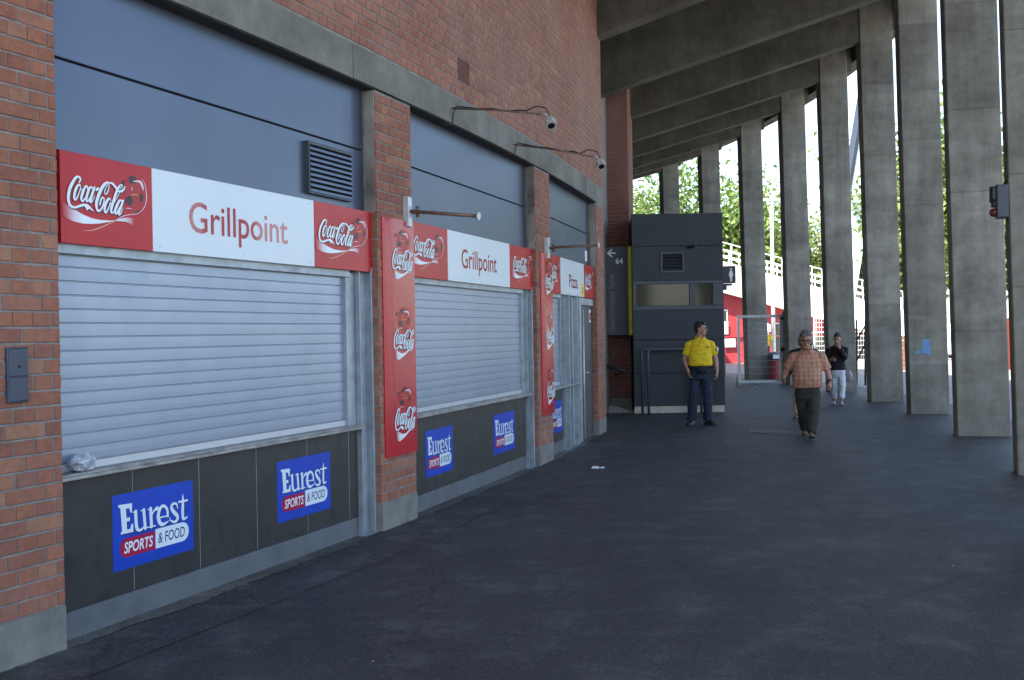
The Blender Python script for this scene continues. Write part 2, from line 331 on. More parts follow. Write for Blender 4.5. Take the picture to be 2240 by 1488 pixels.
# ---------------------------------------------------------------- brick building with the snack bars
SL, S1, S2, S3, S4, S5, S6 = -29.51, -26.05, -25.38, -21.65, -20.95, -17.75, -17.0
bld = thing('brick_building', FP(-24, -0.3, 0), 'long curved red brick wall with concrete lintel above three shuttered snack bars', 'building')
BW = 0.24
def brick_mesh(L, var):
    rnd = random.Random(int(L*1000)*7+var); h = 0.0715; mb = MB(); j = lambda a: rnd.uniform(-a, a)
    d = 0.002+rnd.uniform(-0.0015, 0.002); b = 0.004
    vs = [(-0.06, -L/2, 0), (-0.06, L/2, 0), (-0.06, L/2, h), (-0.06, -L/2, h)]
    fr = [(-L/2, 0), (L/2, 0), (L/2, h), (-L/2, h)]
    q = [(y+j(0.0018), z+j(0.0018)) for y, z in fr]
    vs += [(d-b, y, z) for y, z in q]
    vs += [(d+j(0.001), y-math.copysign(b, y), z+(b if z < h/2 else -b)) for y, z in q]
    fs = [(0, 1, 5, 4), (1, 2, 6, 5), (2, 3, 7, 6), (3, 0, 4, 7), (4, 5, 9, 8), (5, 6, 10, 9), (6, 7, 11, 10), (7, 4, 8, 11), (8, 9, 10, 11)]
    mb.add(vs, fs); return mb
BC = {}
def brick_variant(L, var):
    key = (round(L, 3), var)
    if key not in BC: mbb = brick_mesh(*key); BC[key] = (mbb, mbb.mesh('brick', brick_m))
    return BC[key]
def courses(s0, s1, z0, z1, zr=0.245):
    out = []; k0 = int(round((z0-zr)/0.0833)); k = k0
    while zr+k*0.0833+0.072 <= z1+0.004:
        z = zr+k*0.0833+0.006; t = k % 4
        mod, ph = ((0.125, 0.0625) if t in (0, 2) else (0.25, 0.0 if t == 1 else 0.125))
        a = math.floor((s0-ph)/mod)*mod+ph
        while a < s1:
            x0, x1 = max(a+0.005, s0), min(a+mod-0.005, s1)
            if x1-x0 > 0.03: out.append((x0, x1, z))
            a += mod
        k += 1
    return out
fields = [(-31.5, SL, 0.245, 3.755), (S1, S2, 0.245, 3.755), (S3, S4, 0.245, 3.755), (S5, S6, 0.245, 3.755), (-31.5, S6, 4.078, 7.9)]
bricks = []
NI = (-24.25, -23.92, 4.25, 4.487)
for fi, (a, b_, z0, z1) in enumerate(fields):
    for (x0, x1, z) in courses(a, b_, z0, z1):
        if fi == 4 and x0 < -23.49 < x1:
            if -23.50-x0 > 0.03: bricks.append((x0, -23.50, z, fi))
            if x1+23.48 > 0.03: bricks.append((-23.48, x1, z, fi))
            continue
        if fi == 4 and x1 > NI[0] and x0 < NI[1] and z+0.07 > NI[2]+0.01 and z < NI[3]-0.01:
            if NI[0]-x0 > 0.03: bricks.append((x0, NI[0], z, fi))
            if x1-NI[1] > 0.03: bricks.append((NI[1], x1, z, fi))
            continue
        bricks.append((x0, x1, z, fi))
def bsize(bk):
    x0, x1, z, fi = bk
    if fi == 1 and 0.62 < z+0.03 < 2.69: return 0
    if fi == 2 and 0.62 < z+0.03 < 2.68: return 0
    pa, pb = proj(FP(x0, 0, z)), proj(FP(x1, 0, z+0.07))
    if pa is None or pb is None: return 0
    if pb[0] < 3 or pa[0] > 2237 or pb[1] < -2 or pa[1] > 1488: return 0
    return abs(pb[0]-pa[0])*71.5/83.3*(2265*0.0833/((pa[2]+pb[2])/2))
bricks.sort(key=bsize, reverse=True)
rest = MB()
for i, (x0, x1, z, fi) in enumerate(bricks):
    sm = (x0+x1)/2; th = sm/R; mbb, me = brick_variant(x1-x0, random.randrange(4)); p = FP(sm, 0, z)
    if i < 300:
        o = bpy.data.objects.new('brick', me); COL.objects.link(o); o.parent = bld; o.location = p - WL[bld]; o.rotation_euler = (random.uniform(-0.004, 0.004), 0, th)
    else:
        c, s_ = cos(th), sin(th)
        rest.add([(p.x+c*x-s_*y, p.y+s_*x+c*y, p.z+zz) for x, y, zz in mbb.v], mbb.f)
# reveal bricks on the jambs that face the camera
def jamb(F, s, zt):
    k = 0
    while 0.245+k*0.0833 < zt:
        z = 0.251+k*0.0833
        if k % 2: rest.fbox(F, s-0.006, s+0.05, -0.097, -0.006, z, z+0.0715)
        else:
            rest.fbox(F, s-0.005, s+0.05, -0.055, -0.006, z, z+0.0715); rest.fbox(F, s-0.004-0.003*(k % 3), s+0.05, -0.097, -0.064, z, z+0.0715)
        k += 1
for s in (S1, S3, S5): jamb(Frame(s, s+0.5), s, 2.72)
jb = mk('brickwork', rest, brick_m, bld, kind='stuff')
mo = MB()
for (a, b_, z0, z1) in fields[:4]: cbox(mo, a+0.002, b_-0.002, -0.30, -0.004, 0.24, 3.757)
cbox(mo, -31.5, NI[0], -0.30, -0.004, 4.04, 7.95); cbox(mo, NI[1], S6-0.002, -0.30, -0.004, 4.04, 7.95)
cbox(mo, NI[0], NI[1], -0.30, -0.004, 4.04, NI[2]); cbox(mo, NI[0], NI[1], -0.30, -0.004, NI[3], 7.95)
cbox(mo, -17.65, S6-0.002, -0.30, -0.004, 3.757, 4.04)
mk('mortar_bed', mo, mortar_m, bld)
nb = MB(); cbox(nb, NI[0], NI[1], -0.12, -0.018, NI[2], NI[3]); mk('wall_niche', nb, niche_m, bld)
for a, b_, d in ((-31.5, -26.43, 0.010), (-26.43, -21.95, 0.013), (-21.95, -18.62, 0.009), (-18.62, -17.64, 0.012)):
    lb = MB(); cbox(lb, a+0.004, b_-0.004, -0.30, d, 3.772, 4.052, 0.25); mk('lintel', lb, lintel_m, bld)
for a, b_ in ((-31.5, SL), (S1, S2), (S3, S4), (S5, S6)):
    lb = MB(); cbox(lb, a, b_, -0.30, 0.006, -0.05, 0.243); mk('plinth', lb, plinth_m, bld)
for s in (S1, S3, S5):
    F = Frame(s, s+0.5); lb = MB(); z = 2.72
    while z < 3.75:
        h = min(random.uniform(0.12, 0.3), 3.756-z); lb.fbox(F, s-random.uniform(0.004, 0.012), s+0.03, -0.098, -0.012+random.uniform(-0.01, 0.006), z, z+h, 0, 0.004); z += h
    mk('rough_jamb', lb, rough_m, bld)
bk = MB(); cbox(bk, -31.5, -6, -0.62, -0.45, 0, 8.0); mk('light_block_wall', bk, mortar_m, bld)  # unseen wall added behind the bays and entrance gap to block light
# little boarded plaster patches on the brickwork corners stay with the wall

# ---------------------------------------------------------------- flat print helpers
def ribbon(mb, F, pts, col, d, ox=0, oz=0, k=1, kz=None, sub=3):
    kz = kz or k; P = [(ox+x*k, oz+y*kz, w_*(k+kz)/2) for x, y, w_ in pts]
    Q = []
    for i in range(len(P)-1):      # Catmull-Rom
        p0, p1, p2, p3 = P[max(i-1, 0)], P[i], P[i+1], P[min(i+2, len(P)-1)]
        for j in range(sub):
            t = j/sub; Q.append(tuple(0.5*(2*p1[a]+(p2[a]-p0[a])*t+(2*p0[a]-5*p1[a]+4*p2[a]-p3[a])*t*t+(3*p1[a]-p0[a]-3*p2[a]+p3[a])*t**3) for a in range(3)))
    Q.append(P[-1]); vs = []
    for i, (x, y, w_) in enumerate(Q):
        a, b2 = Q[max(i-1, 0)], Q[min(i+1, len(Q)-1)]; tx, ty = b2[0]-a[0], b2[1]-a[1]; l = hypot(tx, ty) or 1
        nx, ny = -ty/l*w_/2, tx/l*w_/2
        vs += [F.p(x+nx, d, y+ny), F.p(x-nx, d, y-ny)]
    mb.add(vs, [(2*i, 2*i+1, 2*i+3, 2*i+2) for i in range(len(Q)-1)], 0, col)
    for (x, y, w_), e in ((Q[0], 0), (Q[-1], 1)):      # round ends
        if w_ > 0.004: disc(mb, F, x, y, w_/2, w_/2, col, d+0.00008)
def poly(mb, F, pts, col, d, ox=0, oz=0, k=1, kz=None):
    kz = kz or k; mb.add([F.p(ox+x*k, d, oz+y*kz) for x, y in pts], [tuple(range(len(pts)))], 0, col)
def disc(mb, F, x, y, rx, ry, col, d, k=14): poly(mb, F, [(x+rx*cos(2*pi*i/k), y+ry*sin(2*pi*i/k)) for i in range(k)], col, d)
def band(mb, F, A, B, ca, d, ox=0, oz=0, k=1, kz=None):
    kz = kz or k; vs = []; cs = []
    for i, (p, q) in enumerate(zip(A, B)): vs += [F.p(ox+p[0]*k, d, oz+p[1]*kz), F.p(ox+q[0]*k, d, oz+q[1]*kz)]; cs += [ca[i], ca[i]]
    mb.add(vs, [(2*i, 2*i+1, 2*i+3, 2*i+2) for i in range(len(A)-1)], 0, cs)
def text(mb, F, body, x, z, width, height, col, d, shear=0.0, bold=0.0, rot=False, space=1.0):
    cu = bpy.data.curves.new('lettering', 'FONT'); cu.body = body; cu.size = 1; cu.shear = shear; cu.offset = bold; cu.space_character = space; cu.resolution_u = 4
    o = bpy.data.objects.new('lettering_tmp', cu); COL.objects.link(o); bpy.context.view_layer.update()
    me = bpy.data.meshes.new_from_object(o.evaluated_get(bpy.context.evaluated_depsgraph_get()))
    bpy.data.objects.remove(o); vs = [v.co.copy() for v in me.vertices]; fs = [tuple(p.vertices) for p in me.polygons]; bpy.data.meshes.remove(me)
    x0, x1 = min(v.x for v in vs), max(v.x for v in vs); y0, y1 = min(v.y for v in vs), max(v.y for v in vs)
    out = []
    for v in vs:
        a, b2 = (v.x-x0)/(x1-x0), (v.y-y0)/(y1-y0)
        out.append(F.p(x-b2*width, d, z+a*height) if rot else F.p(x+a*width, d, z+b2*height))
    mb.add(out, fs, 0, col)
COKE = json.loads('''{"S":[[[0.1418,0.343,0.0076],[0.151,0.3562,0.0114],[0.1525,0.369,0.0133],[0.1412,0.3763,0.0114],[0.1264,0.3743,0.0138],[0.1079,0.3601,0.0175],[0.0888,0.3355,0.0199],[0.0698,0.3055,0.0216],[0.0585,0.2727,0.0221],[0.0551,0.2463,0.0209],[0.0605,0.221,0.0191],[0.0732,0.2073,0.016],[0.0938,0.2013,0.013],[0.1199,0.2051,0.0131],[0.148,0.2153,0.0145],[0.1764,0.2225,0.0153],[0.2015,0.2216,0.018],[0.2196,0.214,0.0168],[0.2378,0.2037,0.011],[0.2553,0.1951,0.0026]],[[0.1545,0.319,0.0057],[0.1499,0.331,0.0095],[0.1358,0.3292,0.0126],[0.1218,0.3149,0.0169],[0.1078,0.2883,0.0187],[0.1018,0.2655,0.0187],[0.1032,0.2477,0.0143],[0.113,0.2458,0.0106],[0.127,0.2615,0.0094],[0.141,0.2881,0.0076],[0.1524,0.3132,0.007],[0.1552,0.3247,0.0051],[0.1566,0.3082,0.0044],[0.1659,0.3023,0.0044],[0.1766,0.3107,0.0038]],[[0.2097,0.3176,0.0097],[0.2046,0.331,0.0103],[0.1927,0.3281,0.0128],[0.1766,0.3051,0.0178],[0.1623,0.2754,0.019],[0.1573,0.2553,0.0165],[0.1647,0.2436,0.0133],[0.18,0.2517,0.0102],[0.198,0.274,0.0071]],[[0.2509,0.3228,0.0098],[0.2399,0.3305,0.0097],[0.2253,0.3224,0.0149],[0.2089,0.2922,0.018],[0.1987,0.2628,0.0167],[0.2016,0.2469,0.0128],[0.216,0.253,0.0097],[0.2343,0.2783,0.0078],[0.2509,0.3057,0.0072]],[[0.2657,0.3309,0.0144],[0.2508,0.3001,0.0176],[0.2335,0.264,0.0168],[0.2277,0.2459,0.0136],[0.2386,0.2454,0.0097],[0.2563,0.2666,0.0065],[0.2681,0.2865,0.0033]],[[0.2805,0.3185,0.0145],[0.298,0.3287,0.0145]],[[0.3615,0.3004,0.0061],[0.3501,0.3063,0.0074],[0.3501,0.3179,0.0067],[0.3655,0.3473,0.0061],[0.3829,0.3597,0.0054],[0.3887,0.3488,0.0068],[0.3789,0.3228,0.0088],[0.3646,0.3046,0.0088]],[[0.3918,0.3638,0.0048],[0.3849,0.3722,0.0095],[0.3695,0.3702,0.0142],[0.3426,0.3531,0.0201],[0.3122,0.3132,0.0226],[0.2904,0.2734,0.0224],[0.2791,0.2408,0.0217],[0.2813,0.2153,0.0184],[0.2931,0.2009,0.0158],[0.3119,0.2071,0.0126],[0.3308,0.2306,0.0113],[0.3431,0.2578,0.0107],[0.3443,0.2753,0.0094],[0.3317,0.2805,0.0093],[0.3189,0.2681,0.0113],[0.3105,0.2456,0.0119],[0.3052,0.2327,0.0053]],[[0.3888,0.3698,0.0075],[0.4082,0.3732,0.0116],[0.4277,0.3655,0.0158],[0.4474,0.351,0.0159],[0.4652,0.3423,0.009]],[[0.4019,0.2702,0.0068],[0.3903,0.2814,0.0109],[0.3737,0.2708,0.0162],[0.3544,0.2432,0.0188],[0.3467,0.2164,0.0187],[0.3505,0.1989,0.0147],[0.3658,0.2033,0.0114],[0.3843,0.2313,0.0088],[0.3992,0.2612,0.0075],[0.4022,0.2478,0.0048],[0.4155,0.2463,0.0041]],[[0.5034,0.3717,0.0042],[0.4881,0.3709,0.0105],[0.464,0.3466,0.0166],[0.4432,0.3116,0.0193],[0.4234,0.2682,0.0199],[0.4045,0.2253,0.0191],[0.402,0.2041,0.015],[0.4153,0.2007,0.0102],[0.4342,0.2211,0.0062]],[[0.4233,0.2536,0.0041],[0.455,0.2924,0.0048],[0.4771,0.3245,0.0049]],[[0.4703,0.332,0.0118],[0.4952,0.335,0.0147],[0.5175,0.3508,0.0127],[0.5285,0.369,0.0035]],[[0.5026,0.3722,0.007],[0.5013,0.3607,0.0056],[0.4812,0.3481,0.0042]],[[0.4989,0.2737,0.0098],[0.4849,0.2825,0.0105],[0.47,0.2711,0.016],[0.4508,0.2425,0.0193],[0.4373,0.217,0.0186],[0.4396,0.199,0.0144],[0.4538,0.2054,0.0104],[0.4746,0.2349,0.0083],[0.498,0.2647,0.0077]],[[0.5078,0.2812,0.0147],[0.4915,0.2492,0.0175],[0.4713,0.2145,0.0173],[0.4665,0.197,0.0139],[0.4804,0.1989,0.009],[0.4978,0.2231,0.0056],[0.5059,0.2394,0.0028]]],"notch":[[0.1818,0.2175],[0.2015,0.193],[0.2152,0.2042],[0.2261,0.2062],[0.2214,0.2175],[0.2015,0.2261]],"rib_up":[[0.0071,0.2218],[0.0374,0.2143],[0.068,0.2026],[0.1059,0.1901],[0.1656,0.1698],[0.2376,0.1543],[0.3117,0.1498],[0.3879,0.1533],[0.4386,0.1579],[0.4783,0.1704],[0.5226,0.1816],[0.5635,0.1863],[0.605,0.1827]],"rib_lo":[[0.0138,0.1468],[0.0408,0.1372],[0.068,0.1288],[0.0989,0.1234],[0.1655,0.1178],[0.2376,0.1213],[0.3116,0.1306],[0.3878,0.1457],[0.4386,0.155],[0.4782,0.1585],[0.5225,0.1587],[0.5633,0.1533],[0.6047,0.1374]],"thin":[[0.4386,0.1579,0.0034],[0.4783,0.1774,0.0049],[0.5268,0.1957,0.0049],[0.5885,0.2083,0.0043],[0.6389,0.2177,0.0036],[0.686,0.2453,0.0052],[0.7122,0.2788,0.0067],[0.7233,0.3202,0.0075],[0.7215,0.3633,0.0067],[0.7087,0.4018,0.0052],[0.6873,0.4329,0.0022]],"gold":[[0.4425,0.1565,0.0034],[0.3878,0.1364,0.0054],[0.3304,0.1136,0.006],[0.2742,0.0947,0.0059],[0.2302,0.0832,0.0045],[0.1726,0.0794,0.001]],"patch":[[[0.5691,0.432],[0.6066,0.4396],[0.6318,0.4315],[0.6274,0.398],[0.5896,0.3901],[0.5668,0.394]],[[0.5035,0.3932],[0.534,0.4077],[0.5196,0.3684],[0.5013,0.3542]],[[0.5437,0.3056],[0.5726,0.321],[0.5932,0.3053],[0.5972,0.2785],[0.5763,0.2546],[0.5394,0.2692],[0.5334,0.2865]],[[0.6652,0.338],[0.6931,0.3413],[0.6951,0.3108],[0.6734,0.2832],[0.6585,0.3005]],[[0.6052,0.219],[0.639,0.2314],[0.671,0.2469],[0.6602,0.2259],[0.6136,0.2137]]],"hi":[[[0.6064,0.4068,0.0051],[0.6401,0.4107,0.0095],[0.67,0.4106,0.0162],[0.687,0.3898,0.017],[0.6963,0.3648,0.0059]],[[0.5311,0.2384,0.0018],[0.5597,0.2408,0.0078],[0.5887,0.2408,0.0018]],[[0.5978,0.3754,0.0036],[0.5936,0.3597,0.0079],[0.5873,0.3469,0.0029]]],"goldline":[[0.5767,0.3215,0.0029],[0.6143,0.3283,0.008],[0.6523,0.3273,0.0037]],"ball":[[0.7279,0.3455],[0.7242,0.313],[0.7137,0.2821],[0.6973,0.2549],[0.6762,0.2332],[0.6519,0.2186],[0.6262,0.2119],[0.6007,0.2136],[0.5772,0.2233],[0.5572,0.2403],[0.542,0.2635],[0.5326,0.2913],[0.5295,0.3219],[0.5329,0.3532],[0.5427,0.3834],[0.5582,0.4103],[0.5784,0.4322],[0.6021,0.4476],[0.6277,0.4553],[0.6535,0.4548],[0.6777,0.4459],[0.6986,0.4291],[0.7146,0.4057],[0.7246,0.3771]]}''')
EUR = json.loads('''{"E":[[0.0673,0.8651],[0.2275,0.854],[0.2255,0.7281],[0.2054,0.7305],[0.1932,0.7945],[0.1546,0.7985],[0.1589,0.6733],[0.199,0.6728],[0.1989,0.6221],[0.1601,0.6225],[0.1638,0.5177],[0.1988,0.5179],[0.2155,0.5785],[0.2356,0.5773],[0.2366,0.4667],[0.0908,0.4724],[0.0903,0.5012],[0.1064,0.5081],[0.0906,0.8163],[0.0689,0.8318]],"S":[[[0.2369,0.7281,0.0162],[0.2699,0.7283,0.0217]],[[0.2674,0.7289,0.0543],[0.275,0.5257,0.057],[0.2992,0.4722,0.0408],[0.3325,0.4701,0.0328],[0.375,0.5097,0.022]],[[0.3301,0.7244,0.0164],[0.3624,0.7249,0.0192]],[[0.365,0.7242,0.0523],[0.3792,0.4746,0.0523]],[[0.3794,0.479,0.022],[0.4081,0.4798,0.0138]],[[0.417,0.7197,0.0166],[0.4486,0.7206,0.0195]],[[0.4486,0.7206,0.0557],[0.4553,0.4785,0.0556]],[[0.4185,0.4769,0.0194],[0.503,0.4742,0.0196]],[[0.4594,0.6302,0.0223],[0.4926,0.6855,0.0308],[0.5279,0.7063,0.0563]],[[0.5456,0.5701,0.0197],[0.6623,0.5691,0.02]],[[0.6622,0.5631,0.0401],[0.6539,0.6621,0.0429],[0.6065,0.7224,0.0398],[0.5594,0.6833,0.0565],[0.5407,0.5863,0.062],[0.5624,0.4937,0.0593],[0.6076,0.4662,0.0426],[0.6713,0.4941,0.0143]],[[0.7921,0.642,0.0175],[0.777,0.704,0.032],[0.7355,0.7174,0.0376],[0.7094,0.6783,0.0519],[0.7352,0.6078,0.0579],[0.7809,0.5409,0.0553],[0.7878,0.487,0.0466],[0.745,0.4589,0.0376],[0.6934,0.4972,0.0201],[0.689,0.5378,0.0144]],[[0.8623,0.8246,0.0088],[0.8621,0.7167,0.0501],[0.8565,0.5178,0.0529],[0.8749,0.4667,0.0413],[0.9213,0.4852,0.0148]],[[0.8085,0.7238,0.0292],[0.9195,0.7212,0.0297]]],"pill":{"rl":[0.0745,0.31],"rt":[0.4958,0.4047],"rb":[0.4944,0.1553],"wr":[0.9341,0.2803],"wt":[0.5017,0.4254],"wb":[0.4985,0.1585],"spt":[0.1211,0.2026],"spr":[0.4775,0.3654],"ft":[0.5268,0.2169],"fr":[0.8759,0.3508]}}''')
RED, WH, SH = (0.50, 0.016, 0.022), (0.80, 0.83, 0.86), (0.055, 0.03, 0.045)
def mixc(a, b2, t): return tuple(x+(y-x)*t for x, y in zip(a, b2))
def script_letters(parent, F, ox, oz, k, kz, d, name='script_lettering'):
    mb = MB()
    for dx, dz, col, dd in ((0.0055, -0.0055, SH, 0.0), (0, 0, WH, 0.0012)):
        for i, st in enumerate(COKE['S']): ribbon(mb, F, st if dd else [(x, y, w_*1.2) for x, y, w_ in st], col, d+dd+i*0.00002, ox+dx*k, oz+dz*kz, k, kz)
        poly(mb, F, COKE['notch'], col, d+dd+0.0004, ox+dx*k, oz+dz*kz, k, kz)
    return mk(name, mb, MPRINT, parent, True)
def ball_print(parent, F, ox, oz, k, kz, d):
    mb = MB(); c = COKE['ball']; n_ = len(c); cx = sum(p[0] for p in c)/n_; cz = sum(p[1] for p in c)/n_
    mb.add([F.p(ox+cx*k, d, oz+cz*kz)]+[F.p(ox+x*k, d, oz+y*kz) for x, y in c], [(0, 1+i, 1+(i+1) % n_) for i in range(n_)], 0, [(0.40, 0.02, 0.022)]+[mixc(RED, (0.38, 0.012, 0.02), 0.3)]*n_)
    for p in COKE['patch']: poly(mb, F, p, (0.035, 0.018, 0.018), d+0.0006, ox, oz, k, kz)
    for i, h in enumerate(COKE['hi']): ribbon(mb, F, h, (0.72, 0.45, 0.50) if i else (0.80, 0.66, 0.72), d+0.0010, ox, oz, k, kz)
    ribbon(mb, F, COKE['goldline'], (0.75, 0.26, 0.03), d+0.0010, ox, oz, k, kz)
    return mk('football_print', mb, MPRINT, parent, True)
def coke_panel(parent, F, ox, oz, k, kz, d):
    ball_print(parent, F, ox, oz, k, kz, d+0.0008)
    mb = MB(); fa = [0.0, 0.12, 0.35, 0.7, 1, 1, 1, 1, 1, 1, 0.75, 0.45, 0.0]
    band(mb, F, COKE['rib_up'], COKE['rib_lo'], [mixc(RED, WH, t) for t in fa], d+0.0022, ox, oz, k, kz)
    ribbon(mb, F, COKE['thin'], (0.78, 0.60, 0.62), d+0.0028, ox, oz, k, kz); ribbon(mb, F, COKE['gold'], (0.72, 0.42, 0.28), d+0.0030, ox, oz, k, kz)
    mk('ribbon_print', mb, MPRINT, parent, True)
    script_letters(parent, F, ox, oz, k, kz, d+0.0034)

# ---------------------------------------------------------------- snack bar fronts
ZS, ZT, ZB, ZSILL = 2.212, 2.722, 3.25, 0.915
def slat_mesh(F, s0, s1):
    prof = [(-0.008, 0.0), (-0.008, 0.0035), (-0.001, 0.0045), (0.0, 0.007), (0.0005, 0.04), (0.0, 0.074), (-0.002, 0.0780)]
    mb = MB(); mb.loft([[F.p(s, -0.13+d, z) for d, z in prof]+[F.p(s, -0.15, 0.0785), F.p(s, -0.15, 0)] for s in (s0, s1)], 0, True, False); return mb
def bar_front(sL, sR, label, seams, shut_r, panel_r, extra=None):
    F = Frame(sL, sR); t = thing('snack_bar_front', F.p((sL+sR)/2, -0.1, 0), label, 'snack bar')
    for z0, z1 in ((ZB+0.006, 3.83), (ZT+0.012, ZB-0.006)):
        mb = MB(); mb.fbox(F, sL-0.05, sR+0.03, -0.145, -0.125, z0, z1, 0, 0.004); mk('upper_panel', mb, panel_m, t)
    mb = MB(); mb.fbox(F, sL-0.05, sR+0.03, -0.2, -0.148, ZS, 3.83); mk('panel_backing', mb, panel_gap_m, t)
    mb = MB(); mb.fbox(F, sL-0.03, shut_r+0.05, -0.3, -0.09, 2.155, 2.235, 0, 0.006); mk('shutter_box', mb, galv_m, t)
    mb = MB(); mb.fbox(F, sL-0.03, shut_r, -0.16, -0.118, 0.937, 0.985, 0, 0.004)
    sh = mk('roller_shutter', mb, bar_m, t)
    sm = slat_mesh(F, sL-0.03, shut_r); me = None
    xs, ys, zs = zip(*sm.v); org = ((min(xs)+max(xs))/2, (min(ys)+max(ys))/2, 0); me = sm.mesh('slat', shut_m, org)
    for i in range(15): link('slat', me, (org[0], org[1], 0.986+0.0785*i), sh)
    mb = MB(); mb.fbox(F, shut_r-0.005, shut_r+0.135, -0.2, -0.105, 0.93, 2.2, 0, 0.005); mb.fbox(F, shut_r-0.012, shut_r+0.02, -0.16, -0.098, 0.93, 2.2); mk('guide_rail', mb, galv_m, t)
    mb = MB(); mb.fbox(F, sL-0.03, shut_r+0.16, -0.16, -0.032, 0.90, 0.922, 0, 0.004); mb.fbox(F, sL-0.03, shut_r+0.15, -0.16, -0.042, 0.922, 0.936, 0, 0.003); mk('counter_sill', mb, sill_m, t)
    ed = [sL-0.03]+seams+[panel_r]
    for a, b_ in zip(ed[:-1], ed[1:]):
        mb = MB(); mb.fbox(F, a+0.003, b_-0.003, -0.13, -0.10+random.uniform(-0.001, 0.001), 0.165, 0.90, 0, 0.002); mk('counter_panel', mb, counter_m, t)
    mb = MB(); mb.fbox(F, sL-0.03, panel_r, -0.16, -0.1025, 0.17, 0.895); mk('seam_backing', mb, galv_m, t)
    mb = MB(); mb.fbox(F, sL-0.03, panel_r, -0.15, -0.104, -0.02, 0.162, 0, 0.004); mk('kick_plate', mb, kick_m, t)
    return F, t
SOF = pm('dark_soffit', (0.035, 0.032, 0.03), 0.7, 0, 0.3, 10)  # thin dark layer that darkens the underside of the lintel
for a, b_ in ((-31.5, -26.045), (S2-0.01, S3+0.01), (S4-0.01, S5+0.01)):
    mb = MB(); cbox(mb, a, b_, -0.17, -0.004, 3.764, 3.7725, 0.25); mk('dark_soffit', mb, SOF, bld)
def post(F, t, s0, s1, d1=-0.06, z1=2.25):
    mb = MB(); w_ = s1-s0
    mb.fbox(F, s0, s0+0.012, -0.2, d1, -0.02, z1); mb.fbox(F, s0+0.012, s1-0.012, -0.2, d1-0.05, -0.02, z1); mb.fbox(F, s1-0.03, s1, -0.2, d1+0.012, -0.02, z1, 0, 0.004)
    mb.fbox(F, s0-0.02, s1+0.02, -0.2, d1+0.03, -0.02, 0.012)
    mk('steel_post', mb, galv_m, t)
    mb = MB(); c = F.p(s0+0.03, d1-0.004, 0.45); mb.fbox(F, s0+0.03, s0+0.05, d1-0.055, d1-0.035, 0.44, 0.46, 0, 0.004); mk('bolt', mb, galv_l_m, t)
F1, b1 = bar_front(SL, S1, 'wide snack bar front with closed roller shutter and louvred vent, nearest the camera', [-28.878, -28.273, -27.655, -27.015, -26.407], -26.405, -26.27)
post(F1, b1, -26.265, -26.055)
mb = MB(); mb.fbox(F1, SL-0.01, SL+0.02, -0.1, -0.02, 0.0, 0.19); mk('blue_flashing', mb, bluestrip_m, b1)
# louvred vent
vg = MB()
for a in ((-26.945, -26.30, 3.165, 3.19), (-26.945, -26.30, 2.785, 2.797), (-26.945, -26.93, 2.797, 3.165), (-26.315, -26.30, 2.797, 3.165)): vg.fbox(F1, a[0], a[1], -0.125, -0.082, a[2], a[3])
vg.fbox(F1, -26.93, -26.315, -0.1245, -0.120, 2.797, 3.165, 1)
vo = mk('vent_grille', vg, [cabin_f_m, panel_gap_m], b1)
lm = MB(); P = F1.p
lm.hexa([P(-26.93, -0.078, 0), P(-26.315, -0.078, 0), P(-26.315, -0.108, 0.012), P(-26.93, -0.108, 0.012), P(-26.93, -0.080, 0.020), P(-26.315, -0.080, 0.020), P(-26.315, -0.112, 0.031), P(-26.93, -0.112, 0.031)])
xs, ys, zs = zip(*lm.v); org = ((min(xs)+max(xs))/2, (min(ys)+max(ys))/2, 0); lme = lm.mesh('louvre', panel_m, org)
for i in range(9): link('louvre', lme, (org[0], org[1], 2.80+i*0.0405), vo)
F2, b2_ = bar_front(S2, S3, 'second snack bar front with closed roller shutter, between the two brick piers', [-24.619, -24.024, -23.389, -22.693], -21.94, -21.86)
post(F2, b2_, -21.86, -21.66)
F3, b3 = bar_front(S4, S5, 'pizza snack bar front with narrow shutter and dark steel door, farthest along the wall', [-20.45], -19.98, -19.9)
post(F3, b3, -19.9, -19.6); post(F3, b3, -19.42, -19.02)
mb = MB(); mb.fbox(F3, -19.9, -18.85, -0.3, -0.14, -0.02, 2.2); mk('infill_plate', mb, galv_m, b3)
mb = MB(); mb.fbox(F3, -19.95, -19.0, -0.14, -0.035, 0.90, 0.93, 0, 0.004); mk('side_shelf', mb, galv_m, b3)
fr = MB(); fr.fbox(F3, -18.86, -18.72, -0.2, -0.06, -0.02, 2.2, 0, 0.004); fr.fbox(F3, -18.72, S5+0.02, -0.2, -0.06, 2.09, 2.2, 0, 0.004); dfr = mk('door_frame', fr, galv_m, b3)
mb = MB(); mb.fbox(F3, -18.72, S5+0.02, -0.15, -0.085, 0.0, 2.085, 0, 0.004); door = mk('door', mb, pm('door_grey', (0.06, 0.064, 0.072), 0.42, 0.1, 0.06), b3)
mb = MB(); mb.tube([F3.p(-18.6, -0.06, 0.04), F3.p(-18.6, -0.06, 2.02)], 0.014); mk('edge_bar', mb, galv_l_m, door)
mb = MB(); mb.tube([F3.p(-18.45, -0.085, 1.05), F3.p(-18.45, -0.03, 1.05), F3.p(-18.33, -0.03, 1.05)], 0.011); mb.fbox(F3, -18.47, -18.43, -0.085, -0.078, 0.9, 1.1); mk('door_handle', mb, handle_m, door)
mb = MB(); mb.fbox(F3, -18.0, -17.88, -0.085, -0.082, 1.83, 2.03, 0); mk('notice', mb, white_m, door)
mb = MB(); mb.fbox(F3, -17.99, -17.89, -0.082, -0.0805, 1.86, 1.98, 0); mk('notice_print', mb, redwall_m, door)
mb = MB(); mb.fbox(F3, -18.05, -17.93, -0.125, -0.115, 2.80, 2.97, 0, 0.004); mk('wall_plate', mb, white_m, b3)

